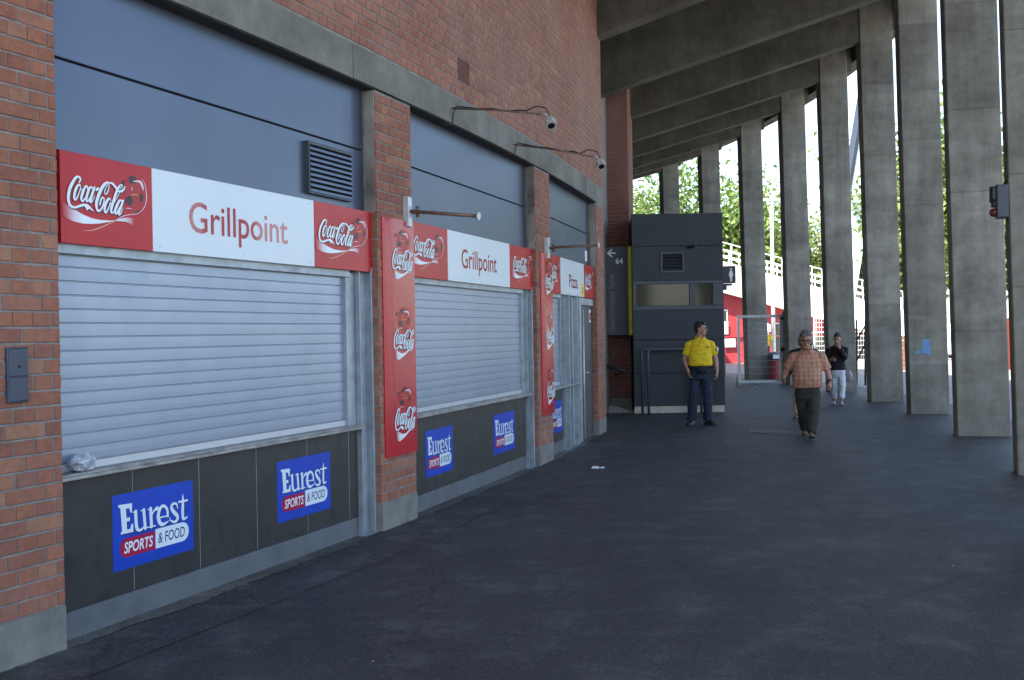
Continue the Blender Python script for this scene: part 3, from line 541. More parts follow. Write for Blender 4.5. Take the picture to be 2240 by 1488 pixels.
# sign boards above the shutters
def sign_board(F, sl, sr, x1, x2, word, wx0, wx1, zh, label, left_k=1.0):
    t = thing('sign_board', F.p((sl+sr)/2, -0.06, ZS), label, 'sign')
    for i, (a, b_) in enumerate(((sl, x1), (x1, x2), (x2, sr))):
        mb = MB(); mb.fbox(F, a+0.001, b_-0.001, -0.10, -0.050, ZS, ZT, 0, 0.002)
        pn = mk('white_panel' if i == 1 else 'red_panel', mb, WHITEP if i == 1 else REDP, t)
        if i == 1:
            tb = MB(); text(tb, F, word, wx0, zh[0], wx1-wx0, zh[1]-zh[0], (0.3, 0.0, 0.0), -0.0485, bold=0.007); mk('lettering', tb, FOIL, pn)
            for sx in (a+0.06, (a+b_)/2, b_-0.06):
                for zz in (ZS+0.03, ZT-0.03):
                    sb_ = MB(); sb_.fbox(F, sx-0.006, sx+0.006, -0.05, -0.0465, zz-0.006, zz+0.006, 0, 0.002)
                    mk('screw', sb_, galv_l_m, pn)
        else:
            k = min((b_-a)/0.77, 1.12); coke_panel(pn, F, a+((b_-a)-0.77*k)/2, ZS, k*0.985, 1.0, -0.0492)
    mb = MB(); mb.fbox(F, sl, sr, -0.16, -0.10, ZS-0.004, ZT+0.004); mk('sign_backing', mb, darkm_m, t)
sign_board(F1, SL+0.07, -26.075, -28.72, -26.94, 'Grillpoint', -28.385, -27.295, (2.295, 2.56), 'long red and white Grillpoint sign board over the nearest wide shutter')
sign_board(F2, S2+0.005, -21.56, -24.42, -22.52, 'Grillpoint', -24.05, -22.98, (2.295, 2.56), 'second Grillpoint sign board over the shutter between the brick piers')
sign_board(F3, S4+0.005, S5+0.01, -20.15, -18.52, 'Pizza', -19.6, -19.02, (2.325, 2.515), 'red and white Pizza sign board above the dark steel door')
mb = MB(); mb.fbox(F3, -18.75, -18.56, -0.05, -0.0475, 2.22, 2.42)
yt = mk('price_sticker', mb, yellow_m, None, label='small yellow sticker on the corner of the Pizza sign', cat='sticker')
tb = MB(); text(tb, F3, 'X1', -18.71, 2.26, 0.11, 0.11, (0.02, 0.02, 0.02), -0.0468, bold=0.02); mk('sticker_print', tb, MPRINT, yt, True)

# blue caterer stickers on the counter panels
def eurest(F, s0, z0, wd, ht, label):
    d = -0.0985
    mb = MB(); mb.fbox(F, s0, s0+wd, -0.0995, d, z0, z0+ht); t = mk('advert_sticker', mb, pm('sticker_blue', (0.0, 0.045, 0.42), 0.35), label=label, cat='sticker')
    cw = (0.70, 0.76, 0.80); k0, kz = wd, ht
    mb = MB()
    for dx, col, dd in ((0.006, (0.0, 0.012, 0.10), 0.0004), (0, cw, 0.0009)):
        poly(mb, F, EUR['E'], col, d+dd, s0+dx, z0-dx, k0, kz)
        for i, st in enumerate(EUR['S']): ribbon(mb, F, [(x, y, w_*(0.80 if dd > 0.0005 else 0.92)) for x, y, w_ in st], col, d+dd+i*0.00002, s0+dx, z0-dx, k0, kz)
    mk('lettering', mb, MPRINT, t, True)
    def pill(x0, x1, y0, y1, left): 
        r = (y1-y0)/2*ht/wd; cy = (y0+y1)/2; n_ = 10
        if left: return [(x1, y0), (x1, y1)]+[(x0+r+r*cos(pi/2+pi*i/n_), cy+(y1-y0)/2*sin(pi/2+pi*i/n_)) for i in range(n_+1)]
        return [(x0, y1), (x0, y0)]+[(x1-r+r*cos(-pi/2+pi*i/n_), cy+(y1-y0)/2*sin(-pi/2+pi*i/n_)) for i in range(n_+1)]
    mb = MB(); poly(mb, F, pill(0.075, 0.493, 0.155, 0.405, True), (0.38, 0.012, 0.055), d+0.0006, s0, z0, k0, kz)
    text(mb, F, 'SPORTS', s0+0.125*wd, z0+0.205*ht, 0.345*wd, 0.15*ht, (0.78, 0.8, 0.84), d+0.0012, shear=0.18, bold=0.02); mk('red_banner_print', mb, MPRINT, t, True)
    mb = MB(); poly(mb, F, pill(0.502, 0.935, 0.158, 0.425, False), cw, d+0.0006, s0, z0, k0, kz)
    text(mb, F, '& FOOD', s0+0.535*wd, z0+0.22*ht, 0.345*wd, 0.145*ht, (0.0, 0.015, 0.12), d+0.0012, shear=0.12, bold=0.006); mk('white_banner_print', mb, MPRINT, t, True)
eurest(F1, -29.05, 0.308, 0.71, 0.45, 'blue Eurest sticker on the dark counter, nearest the left brick pillar')
eurest(F1, -27.415, 0.308, 0.718, 0.45, 'blue Eurest sticker at the far end of the nearest counter, beside the steel post')
eurest(F2, -24.945, 0.302, 0.69, 0.45, 'blue Eurest sticker on the second counter, just right of the first red banner')
eurest(F2, -23.04, 0.302, 0.745, 0.45, 'blue Eurest sticker at the far end of the second counter')
eurest(F3, -20.62, 0.298, 0.65, 0.44, 'blue Eurest sticker on the pizza counter, half hidden behind the second red banner')

# red banners folded round the brick piers
def banner(s0, s1, label):
    F = Frame(s0, s1); t = MB(); z0, z1 = 0.625, 2.69; w_ = s1-s0; b_ = 0.10
    prof = [(s0-0.012, -0.006), (s0-0.012, 0.012), (s0+0.02, 0.022), (s0+b_, 0.033), (s0+b_+0.03, 0.034), (s1, 0.030), (s1, 0.02), (s0+b_, 0.02), (s0+0.03, 0.012), (s0, 0.0)]
    t.loft([[F.p(s, d, z) for s, d in prof] for z in (z0, z1)], 0, True, False)
    o = mk('red_banner', t, BANR, label=label, cat='banner')
    xs = [p[0] for st in COKE['S'] for p in st]; ys = [p[1] for st in COKE['S'] for p in st]; mx, Mx, my, My = min(xs), max(xs), min(ys), max(ys)
    k = 0.40/(Mx-mx); xa = s0+0.125
    bx = [p[0] for p in COKE['ball']]; by = [p[1] for p in COKE['ball']]; dd = 0.0345
    for zb, zt_, zl, zr in ((2.415, 2.605, 2.245, 2.165), (1.71, 1.92, 1.55, 1.46), (1.02, 1.22, 0.84, 0.75)):
        kb = 0.26/(max(bx)-min(bx)); kbz = (zt_-zb)/(max(by)-min(by)); ball_print(o, F, xa+0.09-min(bx)*kb, zb-min(by)*kbz, kb, kbz, dd)
        kz = (zb+0.012-zl)/(My-my); h = zl-zr
        A = [(0.02, 0.02), (0.07, -0.015), (0.14, -0.035), (0.21, -0.03), (0.28, 0.0), (0.36, 0.015)]; B = [(0.03, -0.075), (0.08, -0.09), (0.15, -0.07), (0.22, -0.045), (0.29, -0.015), (0.36, -0.012)]
        rb_ = MB(); band(rb_, F, A, B, [mixc(RED, WH, q) for q in (0.15, 0.8, 1, 1, 0.95, 0.8)], dd+0.002, xa, zl, 1, h/0.085); mk('ribbon_print', rb_, MPRINT, o, True)
        script_letters(o, F, xa-mx*k, zl-my*kz, k, kz, dd+0.0024)
banner(S1+0.075, S2-0.03, 'tall red banner on the nearer brick pier, between the first and second shutters')
banner(S3+0.17, S4-0.03, 'tall red banner on the farther brick pier, between the second shutter and the pizza counter')

# steel awning rods and lamp arms
def outw(s): t = s/R; return Vector((cos(t), sin(t), 0))
for s, z, z1, L, lab in ((-25.53, 2.78, 2.70, 0.71, 'thin steel awning rod sticking out above the nearer red banner'), (-21.22, 2.77, 2.775, 0.70, 'thin steel awning rod sticking out above the farther red banner')):
    F = Frame(s-0.3, s+0.3); mb = MB(); mb.fbox(F, s-0.035, s+0.035, 0.003, 0.06, z-0.14, z+0.13, 0, 0.004)
    t = mk('awning_rod', mb, galv_l_m, label=lab, cat='rod', group='awning rods on the brick piers')
    a = FP(s, 0.05, z); e = FP(s, L, z1); mb = MB(); mb.tube([a, e], 0.016); mk('rod', mb, rust_m, t)
    mb = MB(); dr = (e-a).normalized(); mb.tube([e-dr*0.004, e+dr*0.012], 0.036, 14); mk('end_cap', mb, galv_l_m, t)
    mb = MB(); mb.tube([FP(s+0.06, 0.0, z), FP(s+0.06, 0.12, z)], 0.02); mb.tube([FP(s+0.06, 0.1, z-0.05), FP(s+0.06, 0.1, z+0.05)], 0.017); mk('clamp', mb, rust_m, t)
for s, z, z1, zl, L, lab in ((-24.442, 3.92, 3.775, 3.69, 0.97, 'white security lamp on a cable wrapped arm above the second shutter'), (-22.529, 3.882, 3.67, 3.585, 0.98, 'white security lamp on a cable wrapped arm close to the end of the wall')):
    a = FP(s, 0.0, z); e = FP(s, L, z1); mb = MB(); mb.tube([a, a.lerp(e, 0.5)+Vector((0, 0, 0.012)), e], 0.010)
    t = mk('security_lamp', mb, rust_m, label=lab, cat='lamp', group='security lamps on arms')
    dn = Vector((0, 0, -1)); o = outw(s); T = Vector((-o.y, o.x, 0))
    cpts = [FP(s-0.22, -0.10, 3.765), FP(s-0.08, 0.0, 3.745), FP(s-0.015, 0.025, 3.76), FP(s-0.01, 0.03, z-0.06), FP(s, 0.06, z+0.015)]
    cpts += [a.lerp(e, q)+Vector((0, 0, 0.018+0.008*sin(q*20)))+T*0.01*cos(q*20) for q in (0.15, 0.3, 0.45, 0.6, 0.75)]
    cpts += [FP(s, L*0.82, z1+0.05), FP(s, L*0.92, z1+0.085), FP(s, L+0.02, z1+0.06), FP(s, L+0.055, z1-0.02)]
    mb = MB(); mb.tube(cpts, 0.0065, 6); mk('cable', mb, black_m, t)
    hc = FP(s, L+0.065, zl); kq = 0.8; ax = (o*0.35 + Vector((0, 0, -0.8)) - T*0.55).normalized(); mb = MB()
    mb.tube([hc-ax*0.07, hc-ax*0.062, hc-ax*0.035, hc-ax*0.03, hc+ax*0.03, hc+ax*0.034, hc+ax*0.045], [0.018, 0.030, 0.032, 0.052, 0.056, 0.060, 0.058], 6, 0, True, False)
    hs = mk('lamp_head', mb, lampw_m, t)
    mb = MB(); mb.tube([hc+ax*0.04, hc+ax*0.05], 0.034, 12); mk('lens', mb, lens_m, hs)
    mb = MB(); mb.tube([FP(s, L-0.02, z1), FP(s, L+0.03, z1-0.01), hc-ax*0.07], 0.016, 8); mb.tube([hc-ax*0.02+T*0.06, hc-ax*0.02-T*0.06], 0.018, 8); mk('knuckle', mb, lampw_m, t)

# box on the left pillar
F0 = Frame(-30.2, -29.6); mb = MB(); mb.fbox(F0, -29.863, -29.735, -0.01, 0.02, 1.358, 1.643, 0, 0.004)
kb_ = mk('key_box', mb, navy_m, label='small dark blue key box on the left brick pillar', cat='key box')
for z0, z1 in ((1.366, 1.49), (1.494, 1.636)):
    mb = MB(); mb.fbox(F0, -29.857, -29.741, 0.02, 0.026, z0, z1, 0, 0.003); cv = mk('cover', mb, navy_m, kb_)
mb = MB(); mb.tube([F0.p(-29.795, 0.024, 1.545), F0.p(-29.795, 0.031, 1.545)], 0.008, 10); mk('key_hole', mb, black_m, cv)
# plastic bag and shutter label
bpz = F1.p(-29.30, -0.075, 0.936); mb = MB(); rings = []
for i in range(9):
    ph = pi*i/8; rings.append([(bpz.x+0.085*sin(ph)*cos(2*pi*j/14)*random.uniform(0.7, 1.15), bpz.y+0.11*sin(ph)*sin(2*pi*j/14)*random.uniform(0.7, 1.15), bpz.z+0.05*(1-cos(ph))*random.uniform(0.85, 1.1)) for j in range(14)])
mk('plastic_bag', mb.loft(rings, 0, True, False), FILM, label='crumpled clear plastic bag left on the counter sill by the left pillar', cat='plastic bag')
mb = MB(); mb.fbox(F1, -29.255, -29.16, -0.1175, -0.1155, 0.955, 0.985); lb_ = mk('shutter_label', mb, paper_m, label='small pale printed label on the bottom bar of the nearest shutter', cat='label')
tb = MB()
for i in range(4): tb.fbox(F1, -29.25+i*0.022, -29.235+i*0.022, -0.1155, -0.115, 0.962, 0.978)
mk('label_print', tb, darkm_m, lb_)

# ---------------------------------------------------------------- second brick pier, way sign and service cabin
T2 = -12.23
F4 = Plane(FP(T2, 0, 0), atan2(sin(T2/R), cos(T2/R))+pi)      # u runs inwards from the corner
F4.n = Vector((sin(T2/R), -cos(T2/R), 0))
pr = thing('brick_pier', FP(T2, -0.6, 0), 'tall dark brick pier behind the 64 way sign', 'pier')
mb = MB(); cbox(mb, T2+0.004, -5.5, -1.45, -0.004, 0, 8.3); mk('mortar_bed', mb, mortar_m, pr)
mb = MB()
for (x0, x1, z) in courses(T2, -8.0, 0.245, 8.2):
    mbb, _ = brick_variant(x1-x0, random.randrange(3)); sm = (x0+x1)/2; th = sm/R; c, s_ = cos(th), sin(th); p = FP(sm, 0, z)
    mb.add([(p.x+c*x-s_*y, p.y+s_*x+c*y, p.z+zz) for x, y, zz in mbb.v], mbb.f)
for (x0, x1, z) in courses(0.0, 1.4, 0.245, 8.2):
    P = F4.p; b = 0.004; dj = random.uniform(0.001, 0.005); z1 = z+0.0715
    mb.add([P(x0, -0.05, z), P(x1, -0.05, z), P(x1, -0.05, z1), P(x0, -0.05, z1), P(x0, dj, z), P(x1, dj, z), P(x1, dj, z1), P(x0, dj, z1)],
           [(0, 1, 5, 4), (1, 2, 6, 5), (2, 3, 7, 6), (3, 0, 4, 7), (4, 5, 6, 7)])
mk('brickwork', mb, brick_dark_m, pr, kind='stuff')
mb = MB(); P = F4.p; mb.hexa([P(-0.01, 0.012, -0.05), P(1.4, 0.012, -0.05), P(1.4, -0.3, -0.05), P(-0.01, -0.3, -0.05), P(-0.01, 0.012, 0.235), P(1.4, 0.012, 0.235), P(1.4, -0.3, 0.235), P(-0.01, -0.3, 0.235)]); mk('plinth', mb, plinth_m, pr)

PS = Plane((1.985, 21.62, 0), 0.0)
mb = MB(); mb.fbox(PS, 0, 0.535, -0.06, 0, 1.60, 3.445, 0, 0.004)
ws = mk('way_sign', mb, darkm_m, label='tall dark way sign with arrow, number 64 and yellow edge strip', cat='sign')
mb = MB(); mb.fbox(PS, 0.462, 0.537, -0.062, 0.012, 1.598, 3.447, 0, 0.003); mk('yellow_strip', mb, yellow_m, ws)
mb = MB(); cwh = (0.75, 0.77, 0.78)
ribbon(mb, PS, [(0.045, 3.315, 0.03), (0.115, 3.315, 0.03), (0.20, 3.315, 0.03)], cwh, 0.002); ribbon(mb, PS, [(0.125, 3.385, 0.03), (0.085, 3.35, 0.03), (0.05, 3.315, 0.03)], cwh, 0.0022); ribbon(mb, PS, [(0.05, 3.315, 0.03), (0.085, 3.28, 0.03), (0.125, 3.245, 0.03)], cwh, 0.0024)
mk('arrow', mb, MPRINT, ws, True)
mb = MB(); text(mb, PS, '64', 0.205, 3.085, 0.155, 0.125, cwh, 0.002, bold=0.02); mk('number', mb, MPRINT, ws, True)
mb = MB(); text(mb, PS, 'Untertürkheimer Kurve', 0.17, 1.68, 0.12, 1.19, (0.11, 0.125, 0.15), 0.002, rot=True, bold=0.005); mk('lettering', mb, MPRINT, ws, True)
mb = MB(); mb.box(1.915, 1.965, 21.58, 21.66, 1.58, 3.86)
mp_ = mk('sign_post', mb, darkm_m, label='narrow dark steel upright left of the 64 way sign', cat='post')
mb = MB()
for z in (3.2, 3.7): mb.box(1.93, 1.955, 21.565, 21.58, z, z+0.05)
mk('bolt', mb, galv_l_m, mp_)
mb = MB(); a = at(1329, 802, 21.3); b_ = at(1352, 808, 21.2); c = at(1368, 812, 21.15); mb.tube([a, a.lerp(b_, .6), b_, c], 0.035, 8)
hr = mk('handrail', mb, darkm_m, label='short dark handrail stub on the brick pier below the way sign', cat='handrail')
mb = MB(); m_ = a.lerp(c, .7); mb.tube([m_, m_+Vector((-0.02, 0.3, -0.13)), m_+Vector((-0.02, 0.9, -0.13))], 0.014); mk('bracket', mb, darkm_m, hr)
mb = MB(); c = at(1350, 893, 21.6); c.z = 0
mb.add([(c.x-0.2, c.y-0.25, 0), (c.x+0.42, c.y-0.25, 0), (c.x+0.42, c.y+0.3, 0), (c.x-0.2, c.y+0.3, 0), (c.x-0.2, c.y-0.15, 0.15), (c.x-0.05, c.y-0.15, 0.13), (c.x+0.15, c.y+0.2, 0.05), (c.x-0.2, c.y+0.3, 0.15)], [(0, 1, 5, 4), (1, 2, 6, 5), (2, 3, 7, 6), (3, 0, 4, 7), (4, 5, 6, 7)])
mk('concrete_ramp', mb, plinth_m, label='small pale concrete ramp at the foot of the dark brick pier', cat='ramp')

cb = thing('service_cabin', (3.4, 22.4, 0), 'dark grey flat panelled service cabin behind the man in yellow', 'cabin')
mb = MB(); mb.prism([(2.50, 21.14), (4.29, 21.14), (4.55, 24.0), (3.03, 24.0), (2.56, 22.07)], 0.0, 4.05); body = mk('body', mb, panel_gap_m, cb)
PK = Plane((2.475, 21.14, 0), 0.0); KW = 1.835
for z0, z1 in ((0.145, 0.805), (0.815, 1.485), (1.495, 2.10), (2.70, 3.395), (3.405, 4.06)):
    mb = MB()
    if z0 == 2.70:      # the panel is cut round the vent
        for a in ((0, 0.575, z0, z1), (1.06, KW, z0, z1), (0.575, 1.06, z0, 2.86), (0.575, 1.06, 3.28, z1)): mb.fbox(PK, a[0], a[1], 0, 0.04, a[2], a[3])
    else: mb.fbox(PK, 0, KW, 0, 0.04, z0, z1, 0, 0.004)
    mk('cladding_panel', mb, cabin_m, cb)
mb = MB(); mb.prism([(4.295, 21.12), (4.33, 21.12), (4.60, 24.0), (4.56, 24.0)], 0.145, 4.06); mk('side_panel', mb, cabin_m, cb)
mb = MB(); mb.fbox(PK, 0.0, KW, -0.02, 0.025, 0.0, 0.14, 0, 0.004); mk('base_strip', mb, cream_m, cb)
wf = MB()
for a in ((0, KW, 2.10, 2.19), (0, KW, 2.625, 2.695), (0, 0.075, 2.19, 2.625), (1.155, 1.275, 2.19, 2.625), (1.63, KW, 2.19, 2.625)): wf.fbox(PK, a[0], a[1], 0, 0.055, a[2], a[3], 0, 0.004)
wf = mk('window_frame', wf, cabin_f_m, cb)
for a in ((0.075, 1.155), (1.275, 1.63)):
    mb = MB(); mb.fbox(PK, a[0], a[1], 0, 0.02, 2.19, 2.625); mk('pane', mb, GLASS, wf)
vg = MB()
for a in ((0.575, 1.06, 3.24, 3.28), (0.575, 1.06, 2.86, 2.90), (0.575, 0.615, 2.90, 3.24), (1.02, 1.06, 2.90, 3.24)): vg.fbox(PK, a[0], a[1], 0, 0.065, a[2], a[3])
vg.fbox(PK, 0.6, 1.03, 0, 0.006, 2.88, 3.26, 1); vg = mk('vent_grille', vg, [cabin_f_m, panel_gap_m], cb)
for i in range(5):
    mb = MB(); z = 2.905+i*0.068; P = PK.p; mb.hexa([P(0.615, 0.055, z), P(1.02, 0.055, z), P(1.02, 0.045, z), P(0.615, 0.045, z), P(0.615, 0.02, z+0.04), P(1.02, 0.02, z+0.04), P(1.02, 0.012, z+0.04), P(0.615, 0.012, z+0.04)]); mk('louvre', mb, cabin_f_m, vg)
mb = MB(); mb.tube([(3.60, 21.12, 3.36), (3.66, 20.98, 3.37), (3.74, 20.9, 3.40)], [0.02, 0.03, 0.034], 8)
mk('cabin_camera', mb, black_m, label='tiny black camera on the cabin wall above its vent', cat='camera')
PW = Plane((4.34, 21.25, 0), 0.0); mb = MB(); mb.fbox(PW, 0, 0.275, -0.06, 0, 2.63, 2.985, 0, 0.006)
wc = mk('toilet_sign', mb, darkm_m, label='dark toilet sign with white woman figure on the cabin corner', cat='sign')
mb = MB(); disc(mb, PW, 0.175, 2.915, 0.022, 0.022, cwh, 0.002)
poly(mb, PW, [(0.15, 2.885), (0.2, 2.885), (0.222, 2.79), (0.205, 2.79), (0.21, 2.76), (0.14, 2.76), (0.145, 2.79), (0.128, 2.79)], cwh, 0.002); poly(mb, PW, [(0.15, 2.76), (0.172, 2.76), (0.172, 2.665), (0.155, 2.665)], cwh, 0.002); poly(mb, PW, [(0.178, 2.76), (0.2, 2.76), (0.195, 2.665), (0.178, 2.665)], cwh, 0.002)
mk('figure', mb, MPRINT, wc, True)
mb = MB(); mb.fbox(PW, -0.02, 0.2, -0.05, -0.01, 2.575, 2.625); mb.fbox(PW, -0.02, 0.09, -0.05, -0.01, 2.49, 2.575); mk('bracket', mb, darkm_m, wc)
for x0, x1, y, lab in ((2.62, 3.55, 20.95, 'left one of two grey hoop barriers in front of the dark cabin'), (2.725, 3.785, 20.8, 'right one of two grey hoop barriers in front of the dark cabin')):
    pts = [(x0, y, 0), (x0, y, 1.23)]+[(x0+0.08-0.08*cos(q), y, 1.23+0.08*sin(q)) for q in (0.5, 1.1)]+[(x0+0.08, y, 1.31), (x1-0.08, y, 1.31)]+[(x1-0.08+0.08*sin(q), y, 1.23+0.08*cos(q)) for q in (0.5, 1.1)]+[(x1, y, 1.23), (x1, y, 0)]
    mb = MB(); mb.tube(pts, 0.026, 10); hb = mk('hoop_barrier', mb, pm('hoop_grey', (0.09, 0.10, 0.125), 0.4, 0.3), label=lab, cat='barrier')
    for x in (x0, x1): mb = MB(); mb.tube([(x, y, 0), (x, y, 0.012)], 0.06, 12); mk('base_plate', mb, darkm_m, hb)

# ---------------------------------------------------------------- concrete columns with roof beams, tribune slab
RC = 49.3
def cz(r): return 8.1+0.295*(r-49.1)
COLS = [(-28.8, 'concrete column outside the view beside the camera'), (-24.5, 'concrete column just outside the right edge of the view'), (-19.49, 'nearest dark concrete column, cut off by the right edge of the photo'), (-14.41, 'wide concrete column second from the right edge, left of the dark nearest one'),
        (-9.53, 'concrete column with a pale blue paint patch'), (-5.43, 'concrete column just left of the one with the blue paint patch'), (-1.07, 'concrete column directly behind the woman in black'), (3.15, 'concrete column right behind the man in the orange shirt'),
        (7.6, 'concrete column seen through the mesh gate'), (12.0, 'concrete column rising above the right half of the cabin roof'), (16.3, 'concrete column rising above the left half of the cabin roof')]
class Rad:
    def __init__(f, deg): a = radians(deg); f.e = Vector((cos(a), sin(a), 0)); f.t = Vector((-sin(a), cos(a), 0))
    def p(f, r, q, z): return CC + f.e*r + f.t*q + Vector((0, 0, z))
columns = {}
for deg, lab in COLS:
    G = Rad(deg); rnd = random.Random(int(deg*100)); dr_ = 0.13 if deg == -19.49 else 0.0; wd_ = 0.75 if deg == -14.41 else 0.715; t = thing('concrete_column', G.p(RC+0.35, 0.2, 0), lab, 'column')
    columns[deg] = t; mb = MB(); zs = [0.0]; z = 0
    while z < 8.9: z += rnd.choice((0.95, 1.25, 1.6, 2.1)); zs.append(min(z, 9.3))
    def ring(z, i): 
        ln = 0.0165*z; a = RC+dr_-ln+i; b_ = RC+dr_+wd_-ln-i; e = 0.012
        return [G.p(a+e, i, z), G.p(b_-e, i, z), G.p(b_, i+e, z), G.p(b_, 0.40-i-e, z), G.p(b_-e, 0.40-i, z), G.p(a+e, 0.40-i, z), G.p(a, 0.40-i-e, z), G.p(a, i+e, z)]
    mb.loft([ring(-0.05, 0.009), ring(9.3, 0.009)], 2, True, False)
    for i, (z0, z1) in enumerate(zip(zs[:-1], zs[1:])):
        j = rnd.uniform(0, 0.004); mb.loft([ring(z0+(0.005 if i else -0.05), j), ring(z1-0.005, j)], rnd.choice((0, 0, 1, 2)), True, False)
    mk('shaft', mb, [conc_m, conc2_m, conc3_m], t)
    mb = MB(); r0_, r1_ = 43.4, 50.0
    prof = [(r, cz(r)) for r in (r0_, 46, 48.4, 49.0)]
    e = 0.02
    L = []
    for r in (r0_, 45.5, 47.5, 49.16-0.002, r1_):
        b0, b1 = cz(r), cz(r)+1.27
        L.append([G.p(r, 0.03+e, b0), G.p(r, 0.03, b0+e), G.p(r, 0.03, b1), G.p(r, 0.37, b1), G.p(r, 0.37, b0+e), G.p(r, 0.37-e, b0)])
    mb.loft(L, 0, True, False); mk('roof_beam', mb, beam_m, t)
t = thing('tribune_slab', (8.9, 28, 9.3), 'sloping concrete underside of the stand carried by the columns', 'stand')
mb = MB(); L = []
for a in range(-78, 71, 2):
    G = Rad(a); L.append([G.p(r, 0, cz(r)+1.25+o) for r, o in ((20, 0), (40, 0), (50.35, 0), (50.35, 0.4), (40, 0.4), (20, 0.4))])
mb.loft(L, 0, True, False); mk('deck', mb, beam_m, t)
mb = MB(); L = []
for a in range(-78, 71, 2):
    G = Rad(a); L.append([G.p(50.06, 0, 8.62), G.p(50.42, 0, 8.62), G.p(50.42, 0, 11.3), G.p(50.06, 0, 11.3)])
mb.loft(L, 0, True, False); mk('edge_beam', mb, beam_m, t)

# blue paint patch on its column
G = Rad(-9.53)
class RadF:
    def __init__(f, G, dr=0.0): f.G = G; f.dr = dr
    def p(f, u, d, z): return f.G.p(RC+f.dr+u, -d, z)
mb = MB(); RF = RadF(G)
mb.fbox(RF, 0.22, 0.36, -0.001, 0.006, 1.28, 1.43); mb.fbox(RF, 0.31, 0.38, -0.001, 0.005, 1.13, 1.28); mb.fbox(RF, 0.09, 0.31, -0.001, 0.0055, 1.16, 1.215); mb.fbox(RF, 0.2, 0.31, -0.001, 0.0045, 1.215, 1.28)
mk('paint_patch', mb, paint_blue_m, label='pale blue block of paint on a concrete column', cat='paint patch')
# alarm box on the nearest column
G = Rad(-19.49); RC += 0.13; RF = RadF(G)
ab = MB(); ab.fbox(RF, -0.175, -0.052, -0.16, 0.02, 2.87, 3.24, 0, 0.012)
ab = mk('alarm_box', ab, pm('alarm_grey', (0.06, 0.065, 0.08), 0.5, 0.1), label='grey alarm box with dark sounder and red lamp on the nearest column', cat='alarm box')
mb = MB(); mb.fbox(RF, -0.235, -0.172, -0.14, 0.015, 3.06, 3.225, 0, 0.02); mb.fbox(RF, -0.22, -0.172, -0.12, 0.01, 3.0, 3.06, 0, 0.01); sn = mk('sounder', mb, black_m, ab)
mb = MB(); mb.fbox(RF, -0.215, -0.185, 0.012, 0.018, 3.09, 3.2); mk('sounder_grille', mb, darkm_m, sn)
mb = MB(); c = G.p(RC-0.195, 0.05, 2.935); mb.tube([c+G.e*0.03, c, c-G.e*0.035, c-G.e*0.05], [0.045, 0.05, 0.04, 0.015], 14); mk('red_lamp', mb, redlamp_m, ab)
mb = MB(); mb.tube([G.p(RC-0.03, 0.1, 3.05), G.p(RC-0.07, 0.1, 3.05)], 0.05, 10); mb.tube([G.p(RC-0.10, 0.1, 3.23), G.p(RC-0.03, 0.12, 3.34), G.p(RC-0.045, 0.15, 3.7)], 0.012, 6); mk('mount', mb, darkm_m, ab); RC -= 0.13

# ---------------------------------------------------------------- things behind the columns
gt = thing('mesh_gate', (7.49, 31.3, 0), 'open galvanised tube gate with wire mesh between the columns', 'gate')
for i, (x0, x1, z0, z1) in enumerate(((6.81, 8.17, 2.03, 2.11), (6.81, 8.17, 0.06, 0.14), (6.81, 6.89, 0.14, 2.03), (8.09, 8.17, 0.14, 2.03))):
    mb = MB(); mb.box(x0, x1, 31.27, 31.33, z0, z1); mk('frame_tube', mb, galv_l_m, gt)
mb = MB()
for i in range(9): z = 0.34+i*0.19; mb.tube([(6.87, 31.3, z), (8.1, 31.3, z)], 0.005, 5)
for i in range(24): x = 6.93+i*0.05; mb.tube([(x, 31.306, 0.12), (x, 31.306, 2.05)], 0.0025, 4)
mk('wire_mesh', mb, galv_l_m, gt, kind='stuff')
mb = MB(); mb.tube([(6.79, 31.3, 0.0), (6.79, 31.3, 0.3)], 0.02); mb.tube([(8.23, 31.32, 0), (8.23, 31.32, 2.2)], 0.05, 10); mk('hinge_post', mb, galv_m, gt)
mb = MB(); mb.box(8.10, 8.22, 31.24, 31.28, 1.0, 1.12); mb.box(8.1, 8.26, 31.25, 31.29, 1.95, 2.03); mk('latch', mb, darkm_m, gt)
bx, by = 8.68, 34.3; mb = MB(); k = 20
mb.loft([[(bx+r*cos(2*pi*i/k), by+r*sin(2*pi*i/k), z) for i in range(k)] for r, z in ((0.19, 0.0), (0.215, 0.03), (0.225, 0.62), (0.23, 0.66), (0.20, 0.67))], 0, True, False)
bn = mk('litter_bin', mb, redbin_m, label='dark red litter bin with domed navy lid behind the mesh gate', cat='litter bin')
mb = MB(); mb.loft([[(bx+r*cos(2*pi*i/k), by+r*sin(2*pi*i/k), z) for i in range(k)] for r, z in ((0.235, 0.66), (0.235, 0.80), (0.20, 0.87), (0.12, 0.915), (0.02, 0.93))], 0, True, True); ld = mk('lid', mb, navy_m, bn)
mb = MB(); mb.box(bx-0.10, bx+0.10, by-0.245, by-0.225, 0.70, 0.83); mk('lid_label', mb, white_m, ld)
mb = MB()
for z in (0.2, 0.4): mb.loft([[(bx+r*cos(2*pi*i/k), by+r*sin(2*pi*i/k), zz) for i in range(k)] for r, zz in ((0.22, z), (0.232, z+0.01), (0.232, z+0.02), (0.22, z+0.03))], 0, True, False)
mk('band', mb, redbin_m, bn)

